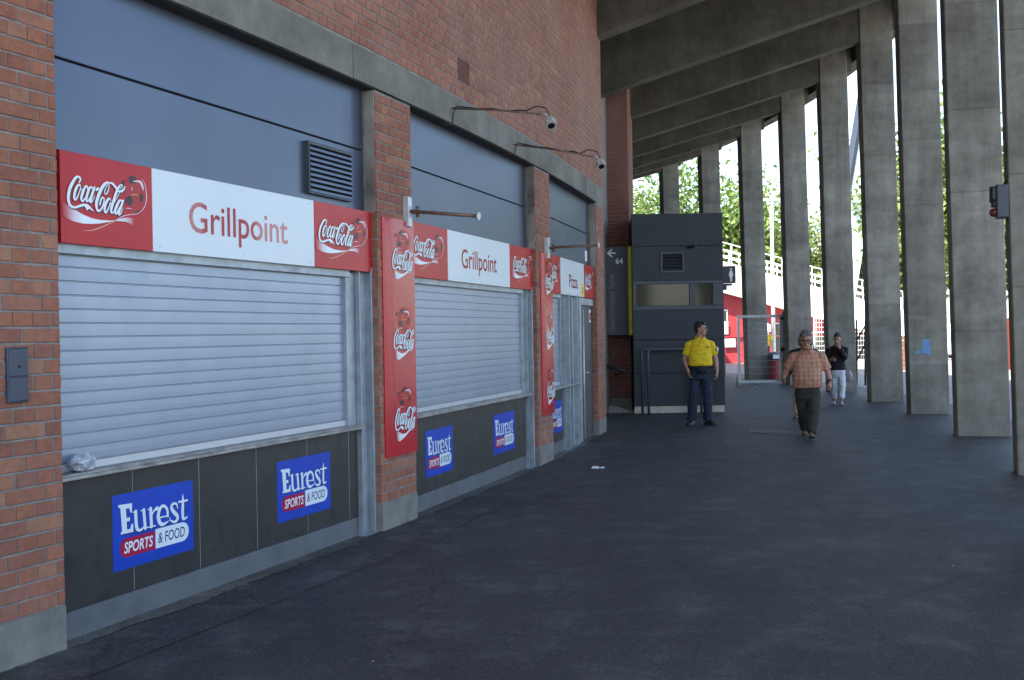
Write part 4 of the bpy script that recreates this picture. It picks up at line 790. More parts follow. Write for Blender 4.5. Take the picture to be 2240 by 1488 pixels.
# red ticket building with a white stair ramp over it
YB = 52.0
rbld = thing('red_building', (13, YB+3, 0), 'low red building under the white sloping stair, beyond the columns', 'building')
mb = MB()
def ztop(x): return 3.75-0.29*(x-10.2)
mb.add([(8.0, YB, 0), (18.5, YB, 0), (18.5, YB, ztop(18.5)), (8.0, YB, ztop(8.0)), (8.0, YB+6, 0), (18.5, YB+6, 0), (18.5, YB+6, ztop(18.5)), (8.0, YB+6, ztop(8.0))], [(0, 1, 2, 3), (5, 4, 7, 6), (4, 0, 3, 7), (1, 5, 6, 2), (3, 2, 6, 7)])
mk('wall', mb, redwall_m, rbld)
PB = Plane((0, YB, 0), 0.0)
for x0, x1, z0, z1, nm in ((10.45, 10.85, 1.9, 2.7, 'window'), (12.3, 12.9, 0.0, 2.0, 'door'), (13.15, 13.8, 0.0, 2.0, 'door'), (15.0, 17.9, 0.0, 1.5, 'door')):
    mb = MB(); mb.fbox(PB, x0, x1, -0.01, 0.05, z0, z1, 0, 0.02); wn = mk(nm, mb, white_m, rbld)
    mb = MB(); mb.fbox(PB, x0+0.07, x1-0.07, 0.05, 0.06, z0+0.07, z1-0.07); mk('pane', mb, GLASS, wn)
mb = MB(); mb.fbox(PB, 10.3, 18, 0, 0.09, 1.30, 1.36); mk('ledge', mb, redwall_m, rbld)
for x0, x1, z0, z1, lab in ((10.55, 10.85, 0.95, 1.6, 'small white notice high on the red building beside the cabin'), (10.6, 11.2, 0.30, 0.72, 'wide white notice low on the red wall beside the cabin'), (12.05, 12.3, 0.7, 1.4, 'white notice on the red wall behind the left gate tube'), (12.78, 12.98, 1.05, 1.4, 'white notice on the red building above the litter bin')):
    mb = MB(); mb.fbox(PB, x0, x1, 0.09, 0.12, z0+0.5, z1+0.5, 0, 0.02); mk('notice_board', mb, white_m, label=lab, cat='notice')
st = thing('stair_ramp', (14.5, YB+1, 0), 'white sloping stair ramp with railings above the red building', 'stairs')
mb = MB(); XR = (6.5, 26.0); q = lambda x: 3.65-0.29*(x-10.2)
mb.add([(XR[0], YB-0.45, q(XR[0])), (XR[1], YB-0.45, q(XR[1])), (XR[1], YB-0.45, q(XR[1])+1.55), (XR[0], YB-0.45, q(XR[0])+1.55), (XR[0], YB+5, q(XR[0])), (XR[1], YB+5, q(XR[1])), (XR[1], YB+5, q(XR[1])+1.55), (XR[0], YB+5, q(XR[0])+1.55)], [(0, 1, 2, 3), (5, 4, 7, 6), (4, 0, 3, 7), (1, 5, 6, 2), (3, 2, 6, 7), (1, 0, 4, 5)])
mk('flight', mb, white_m, st)
for yy in (YB-0.4, YB+2.5):
    mb = MB()
    for hgt in (0.3, 0.6, 0.95): mb.tube([(XR[0], yy, q(XR[0])+1.55+hgt), (XR[1], yy, q(XR[1])+1.55+hgt)], 0.025, 6)
    rl = mk('railing', mb, white_m, st)
    for i in range(40):
        x = XR[0]+0.5*i; mb = MB(); mb.tube([(x, yy, q(x)+1.5), (x, yy, q(x)+2.5)], 0.022 if i % 3 else 0.035, 5); mk('baluster', mb, white_m, rl)
# white mesh fences and dark braces to the right
def mesh_fence(x0, x1, y0, y1, h, label):
    t = thing('mesh_fence', ((x0+x1)/2, (y0+y1)/2, 0), label, 'fence'); n_ = int(hypot(x1-x0, y1-y0)/2.0)
    for i in range(n_+1):
        f = i/n_; x, y = x0+(x1-x0)*f, y0+(y1-y0)*f; mb = MB(); mb.tube([(x, y, 0), (x, y, h)], 0.035, 8); mk('fence_post', mb, white_m, t)
    mb = MB()
    for i in range(int(h/0.2)): z = 0.12+0.2*i; mb.tube([(x0, y0, z), (x1, y1, z)], 0.008, 4)
    for i in range(int(hypot(x1-x0, y1-y0)/0.1)):
        f = i*0.1/hypot(x1-x0, y1-y0); x, y = x0+(x1-x0)*f, y0+(y1-y0)*f; mb.tube([(x, y, 0.1), (x, y, h-0.05)], 0.005, 4)
    mk('wire_mesh', mb, white_m, t, kind='stuff'); return t
mesh_fence(13.0, 24.5, 44.5, 42.0, 2.3, 'white welded mesh fence beyond the columns, right of the red building')
mb = MB(); a = [at(1874, 790, 30.0), at(1893, 752, 30.0)]; mb.tube(a, 0.025, 6); a2 = [at(1874, 745, 30.0), at(1893, 712, 30.0)]; mb.tube(a2, 0.025, 6); mb.tube([at(1893, 700, 30), at(1893, 865, 30)], 0.03, 6); mb.tube([at(1874, 700, 30), at(1874, 862, 30)], 0.03, 6)
mk('scissor_gate', mb, darkm_m, label='dark folding gate with diagonal bars behind the woman in black', cat='gate')
mb = MB(); a = at(1976, 770, 40); 
for i in range(7): mb.box(a.x-0.35, a.x+0.35, a.y, a.y+0.7, 0.02+i*0.19, 0.19+i*0.19)
mk('brown_crate', mb, wood_m, label='brown boarded crate standing outside between two columns', cat='crate')
mb = MB(); a = at(2208, 720, 26); mb.box(a.x-0.35, a.x+0.4, a.y, a.y+0.06, 0.55, 1.85); ob = mk('orange_board', mb, orange_m, label='orange board outside, just left of the nearest column', cat='board')
mb = MB(); mb.box(a.x-0.3, a.x-0.25, a.y+0.01, a.y+0.05, 0, 0.55); mb.box(a.x+0.3, a.x+0.35, a.y+0.01, a.y+0.05, 0, 0.55); mk('board_legs', mb, darkm_m, ob)
# leaning white mast and lamp pole
m0 = at(1817, 640, 58); m1 = at(1881, 250, 58); dv = (m1-m0)/(m1.z-m0.z); zb, zt_ = 0.0, 26.0
def mp(z, a, b_): p = m0+dv*(z-m0.z); return (p.x+a, p.y+b_, z)
def mast_box(x0, x1, y0, y1, k):
    return MB().hexa([mp(zb, x0, y0), mp(zb, x1, y0), mp(zb, x1, y1), mp(zb, x0, y1), mp(zt_, x0, y0), mp(zt_, x0+(x1-x0)*k, y0), mp(zt_, x0+(x1-x0)*k, y1), mp(zt_, x0, y1)])
ms_ = mk('leaning_mast', mast_box(0.2, 1.45, 0, 1.2, 0.9), pm('mast_white', (0.55, 0.68, 0.70), 0.5), label='pale mast leaning to the right outside, beside the column behind the woman', cat='mast')
mk('shaded_side', mast_box(0.0, 0.2, -0.05, 1.0, 0.9), darkm_m, ms_)  # dark strip added as the painted shade on the mast's left side
mb = MB(); q = mp(0, 0, 0); mb.box(q[0]-0.4, q[0]+1.9, q[1]-0.4, q[1]+1.6, 0, 0.3); mk('mast_footing', mb, plinth_m, ms_)
p = at(1690, 600, 49.0); mb = MB(); mb.tube([(p.x, p.y, 0), (p.x, p.y, 8.0)], [0.10, 0.07], 10)
lp = mk('lamp_pole', mb, white_m, label='slim white lamp pole rising in front of the trees', cat='lamp post')
mb = MB(); mb.tube([(p.x, p.y, 8.0), (p.x+0.15, p.y, 8.15), (p.x+0.7, p.y, 8.2)], 0.04, 6); mk('lamp_arm', mb, white_m, lp)
mb = MB(); mb.box(p.x-0.45, p.x+0.45, p.y-0.1, p.y+0.1, 7.75, 7.85); mk('cross_bar', mb, white_m, lp)
# grey hut far right
mb = MB(); a = at(1890, 640, 62); mb.box(a.x-1.2, a.x+3.5, 62, 66, 0, 5.6); ht_ = mk('grey_hut', mb, pm('hut_grey', (0.12, 0.13, 0.14), 0.7), label='small dark grey building under the trees, beyond the leaning mast', cat='building')
mb = MB(); mb.box(a.x-1.4, a.x+3.7, 61.7, 66.2, 5.6, 5.8); mk('roof', mb, darkm_m, ht_)

# ---------------------------------------------------------------- trees
def crown_mesh(seed, H):
    rnd = random.Random(seed); lv = MB(); tk = MB()
    ends = []; h0 = H*0.28
    tk.tube([(0, 0, -0.1), (0.05, 0, h0*0.5), (0, 0.05, h0), (0.1, 0, H*0.55), (0.1, 0.1, H*0.85)], [H*0.022, H*0.017, H*0.015, H*0.010, H*0.003], 8)
    for i in range(13):
        z = h0*0.85+(H*0.62-h0*0.85)*i/12; a = i*2.4+rnd.random(); L = H*(0.32-0.012*i)*rnd.uniform(0.8, 1.15)
        e = Vector((cos(a)*L, sin(a)*L, z+L*rnd.uniform(0.35, 0.8))); mid = Vector((cos(a)*L*0.5, sin(a)*L*0.5, z+L*0.22))
        tk.tube([(0.05, 0, z), mid, e], [H*0.008, H*0.005, H*0.002], 6); ends += [e, mid.lerp(e, 0.5), mid]
        for j in range(3):
            e2 = e+Vector((rnd.gauss(0, 1), rnd.gauss(0, 1), rnd.gauss(0.3, 0.8)))*H*0.07; tk.tube([mid.lerp(e, 0.6), e2], [H*0.003, H*0.001], 4); ends.append(e2)
    for i in range(14): ends.append(Vector((rnd.gauss(0, H*0.09), rnd.gauss(0, H*0.09), H*rnd.uniform(0.62, 0.98))))
    for e in ends:
        cr = H*rnd.uniform(0.045, 0.085)
        for i in range(80):
            p = e+Vector((rnd.gauss(0, 1), rnd.gauss(0, 1), rnd.gauss(0, 0.75)))*cr; sz = rnd.uniform(0.09, 0.18)*H/12
            n_ = Vector((rnd.gauss(0, 1), rnd.gauss(0, 1), rnd.gauss(0.4, 1))).normalized(); a = n_.orthogonal().normalized(); b_ = n_.cross(a)
            ro = rnd.uniform(0, 2*pi); a, b_ = a*cos(ro)+b_*sin(ro), b_*cos(ro)-a*sin(ro)
            lv.add([p-a*sz*1.3, p+b_*sz*0.7+a*sz*0.1-n_*sz*0.15, p+a*sz*1.3, p-b_*sz*0.7+a*sz*0.1-n_*sz*0.15], [(0, 1, 2, 3)])
    return tk.mesh('trunk', bark_m), lv.mesh('crown', LEAF)
TV = [crown_mesh(s, 12.0) for s in (3, 11, 29)]
def tree(x, y, h, var, rot, label):
    t = thing('broadleaf_tree', (x, y, 0), label, 'tree', 'trees beyond the columns'); k = h/12.0
    for nm, me in zip(('trunk', 'crown'), TV[var]):
        o = bpy.data.objects.new(nm, me); COL.objects.link(o); o.parent = t; o.rotation_euler = (0, 0, rot); o.scale = (k, k, k)
def tr(px, Y, h, var, rot, label): a = at(px, 700, Y); tree(a.x, Y, h, var, rot, label)
tr(1405, 60, 10.6, 0, 0.3, 'leafy tree showing at the left end above the cabin roof, beside the brick pier')
tr(1497, 58, 11.0, 1, 1.3, 'leafy tree showing above the middle of the cabin roof')
tr(1592, 60, 10.8, 2, 2.9, 'leafy tree showing just right of the cabin, above the toilet sign')
tr(1668, 64, 10.0, 0, 4.0, 'leafy tree behind the slim white lamp pole')
tr(1785, 66, 9.0, 1, 5.0, 'low leafy tree above the white stair railing, behind the man in orange')
tr(1905, 70, 9.0, 2, 0.8, 'small leafy tree by the grey building beyond the leaning mast')
tr(1968, 62, 13.0, 0, 2.0, 'tall leafy tree seen in the slit left of the blue patch column')
tr(2062, 58, 14.0, 1, 3.3, 'tall leafy tree seen in the slit right of the blue patch column')
tr(2190, 56, 12.5, 2, 4.4, 'leafy tree seen in the slit beside the nearest column')
tr(2330, 54, 13.0, 0, 5.2, 'leafy tree outside the right edge of the view')
tr(2520, 50, 12.0, 2, 5.9, 'leafy tree far outside the right edge of the view')
# small litter on the asphalt
def scrap(px, py, sx, sy, label, m=paper_m):
    d = fw*2265 + rt*(px-1120) - up*(py-744); p = Vector((0, 0, CH))+d*(-(CH-0.006)/d.z)
    a = random.uniform(0, 3); c, s_ = cos(a), sin(a); mb = MB(); q = [(-sx, -sy*.8), (sx*.8, -sy), (sx, sy*.7), (-sx*.6, sy)]
    mb.add([(p.x+c*x-s_*y, p.y+s_*x+c*y, 0.002) for x, y in q]+[(p.x+(c*x-s_*y)*.8, p.y+(s_*x+c*y)*.8, 0.3*sy+random.uniform(0, .2*sy)) for x, y in q], [(3, 2, 1, 0), (4, 5, 6, 7), (0, 1, 5, 4), (1, 2, 6, 5), (2, 3, 7, 6), (3, 0, 4, 7)])
    mk('paper_scrap', mb, m, label=label, cat='litter')
scrap(1302, 1023, 0.07, 0.05, 'torn white paper scrap on the asphalt near the second brick pier')
scrap(1316, 1023, 0.04, 0.03, 'smaller white paper scrap right of the torn one near the second pier')
scrap(1652, 846, 0.05, 0.04, 'white paper scrap on the asphalt just before the mesh gate')
scrap(1448, 903, 0.05, 0.03, 'pale paper scrap at the foot of the dark cabin')
scrap(510, 1298, 0.007, 0.006, 'tiny pale pebble on the asphalt below the nearest counter')
scrap(815, 1445, 0.007, 0.005, 'tiny pale crumb on the asphalt near the bottom edge of the photo')
scrap(2085, 1236, 0.009, 0.007, 'tiny pale crumb on the open asphalt at the right')
scrap(1452, 1370, 0.012, 0.008, 'small dull leaf fragment on the asphalt at the lower right', wood_m)

# ---------------------------------------------------------------- people
from mathutils import noise as mnoise
import numpy as np
def shift(o, d):
    me = o.data; co = np.empty(len(me.vertices)*3, 'f'); me.vertices.foreach_get('co', co); me.vertices.foreach_set('co', (co.reshape(-1, 3)-np.array(d, 'f')).ravel()); me.update()
def cloth(name, c1, c2=None, rough=0.85, amp=0.5):
    m, n, b = base(name); p = N(n, 'ShaderNodeTexCoord').outputs['Object']
    c2 = c2 or tuple(x*0.72 for x in c1)
    n.links.new(ramp(n, noise(n, p, 9, 5, 0.6), [(0.3, c2), (0.7, c1)]), b.inputs['Base Color']); b.inputs['Roughness'].default_value = rough
    bump(n, b, noise(n, p, 16, 4, 0.6), amp, 0.03); return m
skin_m = pm('skin', (0.42, 0.21, 0.145), 0.5, 0, 0.12, 18)
skin_red_m = pm('skin_ruddy', (0.40, 0.175, 0.12), 0.5, 0, 0.14, 18)
hair_dark_m = pm('hair_dark', (0.014, 0.011, 0.010), 0.55, 0, 0.4, 60, bmp=0.5, bscale=120)
hair_grey_m = pm('hair_grey', (0.13, 0.115, 0.10), 0.6, 0, 0.55, 45, bmp=0.6, bscale=110)
yel_m = cloth('polo_yellow', (0.78, 0.55, 0.012), (0.66, 0.44, 0.01))
jean_m = cloth('jeans_blue', (0.020, 0.029, 0.060), (0.009, 0.012, 0.026))
olive_m = cloth('trousers_olive', (0.036, 0.034, 0.024), (0.022, 0.021, 0.016))
blackc_m = cloth('cloth_black', (0.011, 0.011, 0.013), (0.007, 0.007, 0.009))
whitec_m = cloth('cloth_white', (0.72, 0.74, 0.78), (0.60, 0.62, 0.68))
tan_m = cloth('cloth_tan', (0.48, 0.32, 0.19), (0.38, 0.25, 0.15))
shoe_d_m = pm('shoe_dark', (0.02, 0.018, 0.02), 0.5); shoe_g_m = pm('shoe_grey', (0.38, 0.38, 0.40), 0.6, 0, 0.3, 30); shoe_b_m = pm('shoe_brown', (0.16, 0.10, 0.05), 0.6, 0, 0.4, 30)
m, n, b = base('shirt_plaid'); PLAID = m
tc = N(n, 'ShaderNodeTexCoord').outputs['Object']; sx = N(n, 'ShaderNodeSeparateXYZ'); n.links.new(tc, sx.inputs[0])
def stripes(out, f, w0, w1):
    a = N(n, 'ShaderNodeMath', operation='MULTIPLY'); n.links.new(out, a.inputs[0]); a.inputs[1].default_value = f
    s_ = N(n, 'ShaderNodeMath', operation='FRACT'); n.links.new(a.outputs[0], s_.inputs[0])
    return ramp(n, s_.outputs[0], [(0.0, (0, 0, 0)), (w0, (0, 0, 0)), (w0+0.08, (1, 1, 1)), (w1, (1, 1, 1)), (min(w1+0.08, 1.0), (0, 0, 0))])
cpl = mix(n, stripes(sx.outputs[0], 15, 0.15, 0.5), (0.46, 0.235, 0.15), (0.40, 0.175, 0.11))
cpl = mix(n, stripes(sx.outputs[2], 15, 0.2, 0.5), cpl, mix(n, 0.35, cpl, (0.36, 0.12, 0.08)))
cpl = mix(n, stripes(sx.outputs[0], 15, 0.78, 0.84), cpl, (0.48, 0.31, 0.21)); cpl = mix(n, stripes(sx.outputs[2], 15, 0.78, 0.84), cpl, (0.48, 0.31, 0.21))
n.links.new(cpl, b.inputs['Base Color']); b.inputs['Roughness'].default_value = 0.85; bump(n, b, noise(n, tc, 14, 4), 0.5, 0.03)

def capsule(mb, pts, rs, k=12, flat=1.0):
    pts = [Vector(p) for p in pts]; d0 = (pts[0]-pts[1]).normalized(); d1 = (pts[-1]-pts[-2]).normalized()
    P = []; Q = []
    for q in (0.95, 0.7, 0.35): P.append(pts[0]+d0*rs[0]*q); Q.append(rs[0]*sqrt(max(0.02, 1-q*q)))
    P += pts; Q += list(rs)
    for q in (0.35, 0.7, 0.95): P.append(pts[-1]+d1*rs[-1]*q); Q.append(rs[-1]*sqrt(max(0.02, 1-q*q)))
    mb.tube(P, Q, k)
def ellip(mb, c, r, M=None, k=16, j=10):
    rings = []
    for i in range(1, j):
        ph = pi*i/j; rg = []
        for q in range(k):
            v = Vector((r[0]*sin(ph)*cos(2*pi*q/k), r[1]*sin(ph)*sin(2*pi*q/k), -r[2]*cos(ph)))
            rg.append(Vector(c)+((M@v) if M else v))
        rings.append(rg)
    mb.loft(rings)
def rings_z(mb, R_, k=20, ex=2.5):
    out = []
    for z, cx, cy, rx, ry in R_:
        rg = []
        for q in range(k):
            a = 2*pi*q/k; c, s_ = cos(a), sin(a)
            rg.append((cx+rx*math.copysign(abs(c)**(2/ex), c), cy+ry*math.copysign(abs(s_)**(2/ex), s_), z))
        out.append(rg)
    mb.loft(out)
def fuse(name, mb, mat_, parent, vox=0.008, wr=0.0, smooth=3, wfreq=11):
    me0 = mb.mesh(name+'_raw', mat_); o = bpy.data.objects.new('raw', me0); COL.objects.link(o)
    r = o.modifiers.new('r', 'REMESH'); r.mode = 'VOXEL'; r.voxel_size = vox
    s_ = o.modifiers.new('s', 'SMOOTH'); s_.factor = 0.5; s_.iterations = smooth
    bpy.context.view_layer.update()
    me = bpy.data.meshes.new_from_object(o.evaluated_get(bpy.context.evaluated_depsgraph_get()))
    bpy.data.objects.remove(o); bpy.data.meshes.remove(me0)
    if wr:
        nv = len(me.vertices); co = np.empty(nv*3, 'f'); no = np.empty(nv*3, 'f'); me.vertices.foreach_get('co', co); me.vertices.foreach_get('normal', no)
        co = co.reshape(-1, 3); no = no.reshape(-1, 3); ns = mnoise.noise
        f = np.array([ns((x*wfreq, y*wfreq, z*wfreq*1.5))+0.5*ns((x*26, y*26, z*34)) for x, y, z in co.tolist()], 'f')
        me.vertices.foreach_set('co', (co+no*(f*wr)[:, None]).ravel())
    me.polygons.foreach_set('use_smooth', [True]*len(me.polygons))
    if not me.materials: me.materials.append(mat_)
    me.name = name
    o = bpy.data.objects.new(name, me); COL.objects.link(o)
    if parent: o.parent = parent
    WL[o] = WL[parent]; return o
def hand(mb, wr, dr, th, curl=0.35, sc_=1.0):
    """wrist point, finger direction, thumb direction"""
    dr = Vector(dr).normalized(); th = Vector(th); th = (th-dr*th.dot(dr)).normalized(); nn = dr.cross(th)
    M = Matrix((th, dr, nn)).transposed(); c = Vector(wr)+dr*0.05*sc_
    ellip(mb, c, (0.042*sc_, 0.056*sc_, 0.018*sc_), M)
    for i, (off, ln) in enumerate(((0.030, 0.072), (0.010, 0.082), (-0.011, 0.076), (-0.030, 0.060))):
        b0 = Vector(wr)+dr*0.085*sc_+th*off*sc_; p1 = b0+(dr*cos(curl*0.7)+nn*sin(curl*0.7))*ln*0.45*sc_; p2 = p1+(dr*cos(curl*2)+nn*sin(curl*2))*ln*0.5*sc_
        capsule(mb, [b0-dr*0.03, b0, p1, p2], [0.0098*sc_, 0.0098*sc_, 0.0092*sc_, 0.008*sc_], 8)
    b0 = Vector(wr)+dr*0.03*sc_+th*0.03*sc_; p1 = b0+(dr*0.6+th*0.75+nn*0.2).normalized()*0.042*sc_; p2 = p1+(dr*0.9+th*0.3+nn*0.35).normalized()*0.032*sc_
    capsule(mb, [b0, p1, p2], [0.012*sc_, 0.0105*sc_, 0.009*sc_], 8)
def head(mb, c, yaw, pitch, s=1.0):
    M = Matrix.Rotation(yaw, 3, 'Z') @ Matrix.Rotation(pitch, 3, 'X'); c = Vector(c)
    T = lambda v: c + M@(Vector(v)*s)
    ellip(mb, T((0, 0.012, 0.012)), (0.074*s, 0.095*s, 0.108*s), M, 20, 14); ellip(mb, T((0, -0.035, -0.062)), (0.054*s, 0.055*s, 0.056*s), M)
    ellip(mb, T((0, -0.055, -0.088)), (0.030*s, 0.030*s, 0.024*s), M); ellip(mb, T((0, -0.07, 0.03)), (0.052*s, 0.020*s, 0.016*s), M)
    capsule(mb, [T((0, -0.082, 0.022)), T((0, -0.104, -0.022))], [0.009*s, 0.0145*s], 8); ellip(mb, T((0, -0.084, -0.055)), (0.024*s, 0.012*s, 0.010*s), M)
    for e in (-1, 1): ellip(mb, T((e*0.076, 0.012, -0.002)), (0.010*s, 0.019*s, 0.031*s), M); ellip(mb, T((e*0.045, -0.062, -0.022)), (0.022*s, 0.02*s, 0.02*s), M)
    return M, T
def face_bits(body, T, s=1.0, glasses=False):
    for nm, mt, z, h in (('eyes', lens_m, 0.008, 0.0062), ('eyebrows', hair_dark_m, 0.030, 0.004)):
        mb = MB()
        for e in (-1, 1): capsule(mb, [T((e*0.018, -0.0885, z)), T((e*0.042, -0.079, z+0.001))], [h*s, h*s*0.8], 6)
        mk(nm, mb, mt, body)
    mb = MB(); capsule(mb, [T((-0.022, -0.091, -0.056)), T((0, -0.0965, -0.055)), T((0.022, -0.091, -0.056))], [0.003*s, 0.005*s, 0.003*s], 6); mk('mouth', mb, pm('lips', (0.20, 0.06, 0.05), 0.5), body)
    if glasses:
        mb = MB()
        for e in (-1, 1):
            cc = [T((e*0.033+0.024*cos(2*pi*i/12), -0.099, 0.006+0.018*sin(2*pi*i/12))) for i in range(13)]; mb.tube(cc, 0.0025, 5, 0, False); mb.tube([T((e*0.057, -0.098, 0.008)), T((e*0.078, 0.0, 0.01))], 0.0025, 5)
        mb.tube([T((-0.01, -0.1, 0.01)), T((0.01, -0.1, 0.01))], 0.0025, 5); mk('glasses', mb, lens_m, body)
def hair(body, T, M, s, mat_, style):
    mb = MB()
    ellip(mb, T((0, 0.030, 0.040)), (0.081*s, 0.094*s, 0.096*s), M, 22, 14)
    ellip(mb, T((0, 0.055, -0.015)), (0.074*s, 0.062*s, 0.075*s), M)
    if style == 'long':
        for e in (-1, 1): ellip(mb, T((e*0.062, 0.025, -0.02)), (0.036*s, 0.058*s, 0.07*s), M)
        ellip(mb, T((0.01, -0.02, 0.088)), (0.075*s, 0.06*s, 0.035*s), M); ellip(mb, T((-0.02, -0.055, 0.07)), (0.045*s, 0.028*s, 0.025*s), M)
    elif style == 'bun':
        ellip(mb, T((0.0, 0.06, 0.105)), (0.055*s, 0.05*s, 0.045*s), M); ellip(mb, T((0, -0.045, 0.075)), (0.062*s, 0.035*s, 0.026*s), M)
    else:
        ellip(mb, T((0, -0.045, 0.088)), (0.060*s, 0.04*s, 0.030*s), M)
        for e in (-1, 1): ellip(mb, T((e*0.070, 0.0, 0.02)), (0.012*s, 0.02*s, 0.04*s), M)
    return fuse('hair', mb, mat_, body, 0.009, 0.006, 2, 40)
def shoe(body, ank, toe, mat_, s=1.0, lift=0.0):
    ank = Vector(ank); d = Vector((toe[0]-ank.x, toe[1]-ank.y, 0)).normalized(); sd_ = Vector((-d.y, d.x, 0)); mb = MB(); rg = []
    for t, w_, h, zc in ((-0.085, 0.018, 0.03, 0.03), (-0.07, 0.034, 0.075, 0.0), (-0.02, 0.038, 0.095, 0), (0.04, 0.040, 0.085, 0), (0.10, 0.046, 0.062, 0), (0.155, 0.044, 0.05, 0), (0.19, 0.026, 0.036, 0.004)):
        c = Vector((ank.x, ank.y, 0))+d*t*s; lz = ank.z+(lift*(t+0.085)/0.27 if lift else 0)
        rg.append([c+sd_*w_*s*x+Vector((0, 0, lz+zc*s+(h-zc)*s*z)) for x, z in ((-1, 0), (1, 0), (1.0, 0.35), (0.75, 0.8), (0.3, 1), (-0.3, 1), (-0.75, 0.8), (-1, 0.35))])
    mb.loft(rg); o = mk('shoe', mb, mat_, body)
    mb = MB(); mb.loft([[p*1 if False else Vector((p.x, p.y, min(p.z, (r[0].z)+0.018*s)))+(p-sum(r, Vector())/8)*0.03 for p in r] for r in rg]); mk('sole', mb, black_m, o)
    return o
def person(loc, rotz, label, J):
    root_l = Vector((loc[0], loc[1], 0)); cz_, sz_ = cos(rotz), sin(rotz)
    W = lambda v: root_l+Vector((cz_*v[0]-sz_*v[1], sz_*v[0]+cz_*v[1], v[2]))
    # place everything in world space through W
    bod = MB(); M, Tl = head(MB(), (0, 0, 0), 0, 0)
    Hc = W(J['head'][0:3]); yaw, pit, hs = J['head'][3]+rotz, J['head'][4], J.get('hs', 1.0)
    M, T = head(bod, Hc, yaw, pit, hs)
    nk = [W(p) for p in J['neck']]; capsule(bod, nk, [0.058*hs, 0.056*hs])
    tor = J['torso']
    def tring(mb, R_, grow):
        k = 22; out = []
        for z, cx, cy, rx, ry in R_:
            rg = []
            for q in range(k):
                a = 2*pi*q/k; c, s_ = cos(a), sin(a); ex = 2.5
                rg.append(W((cx+(rx+grow)*math.copysign(abs(c)**(2/ex), c), cy+(ry+grow)*math.copysign(abs(s_)**(2/ex), s_), z)))
            out.append(rg)
        mb.loft(out)
    tring(bod, tor, -0.02)
    ar = J.get('ar', 1.0)
    for sd_ in ('a', 'b'):
        sh, el, wr = (W(p) for p in J['arm_'+sd_][:3]); capsule(bod, [sh, el, el.lerp(wr, 0.3), wr], [0.052*ar, 0.042*ar, 0.043*ar, 0.028*ar])
        hd, th = J['hand_'+sd_][:2]; hd = W(hd)-W((0, 0, 0)); th = W(th)-W((0, 0, 0)); hand(bod, wr, hd, th, J['hand_'+sd_][2])
        hp, kn, an = (W(p) for p in J['leg_'+sd_]); capsule(bod, [hp, kn, an], [0.07, 0.05, 0.038])
    root = bpy.data.objects.new('person', None); WL[root] = root_l
    me_parent = thing('tmp', root_l, '', ''); body = fuse('person', bod, J['skin'], me_parent, J.get('vox', 0.0075), 0, 2)
    body.parent = None; body.location = (0, 0, 0); bpy.data.objects.remove(me_parent); bpy.data.objects.remove(root)
    shift(body, root_l)
    body.location = root_l; WL[body] = root_l
    props(body, label, 'person')
    def F(nm, mb, mt, vox=0.012, wr=0.009, sm=3):
        o = fuse(nm, mb, mt, body, vox, wr, sm)
        shift(o, root_l)
        return o
    # hair is built in world space as well
    h = hair(body, T, M, hs, J['hair'][0], J['hair'][1])
    shift(h, root_l)
    face_bits(body, T, hs, J.get('glasses', False))
    # top
    tp = MB(); tring(tp, J['shirt'], 0.0); top_m, slf, slr = J['top']
    for sd_ in ('a', 'b'):
        sh, el, wr = (W(p) for p in J['arm_'+sd_][:3]); pts = [sh, sh.lerp(el, 0.5), el, el.lerp(wr, 0.5), wr.lerp(el, 0.05)]
        rr = [slr, slr*0.93, slr*0.86, slr*0.74, slr*0.66]
        if slf <= 1: e = sh.lerp(el, slf); pts = [sh, sh.lerp(e, 0.5), e]; rr = [slr, slr*0.98, slr*0.96]
        elif slf < 2: e = el.lerp(wr, slf-1); pts = [sh, sh.lerp(el, 0.5), el, e]; rr = [slr, slr*0.95, slr*0.92, slr*0.9]
        mbx = MB(); tp.tube([pts[0]-(pts[1]-pts[0]).normalized()*0.03]+pts, [slr*0.6]+rr, 14)
    capsule(tp, [W(J['arm_a'][0]), W(J['neck'][0]), W(J['arm_b'][0])], [slr*0.72, 0.062, slr*0.72])
    F('shirt' if J.get('shirt_name') is None else J['shirt_name'], tp, top_m)
    if J.get('collar', True):
        mb = MB(); nb_ = nk[0].lerp(nk[1], 0.42); rg = []
        for q in range(25):
            a = -pi/2+0.32+(2*pi-0.64)*q/24; o_ = Vector((cos(a)*0.078, sin(a)*0.08-0.005, 0)); o2 = Vector((cos(a)*0.094, sin(a)*0.098-0.005, 0)); fr = max(0, -sin(a))
            b0 = nb_+W(o_)-root_l; b1 = nb_+W(o2)-root_l
            rg.append([b0+Vector((0, 0, 0.008-0.035*fr)), b0+Vector((0, 0, 0.028-0.03*fr)), b1+Vector((0, 0, -0.006-0.055*fr)), b1+Vector((0, 0, -0.016-0.055*fr))])
        mb.loft(rg); mk('collar', mb, top_m, body)
    # trousers
    tr_ = MB(); tring(tr_, J['pelvis'], 0.0); tm, hem, lr = J['pants']
    for sd_ in ('a', 'b'):
        hp, kn, an = (W(p) for p in J['leg_'+sd_]); e = kn.lerp(an, hem)
        tr_.tube([hp+Vector((0, 0, 0.03)), hp.lerp(kn, 0.4), kn, kn.lerp(e, 0.5), e], [lr[0], lr[0]*0.96, lr[1], lr[1]*0.95, lr[2]], 16)
    F('trousers', tr_, tm, 0.012, 0.009)
    for sd_ in ('a', 'b'): shoe(body, W(J['leg_'+sd_][2])-Vector((0, 0, J['ank'])), W(J['toe_'+sd_]), J['shoe'], J.get('ss', 1.0), J.get('lift_'+sd_, 0))
    return body, W, T
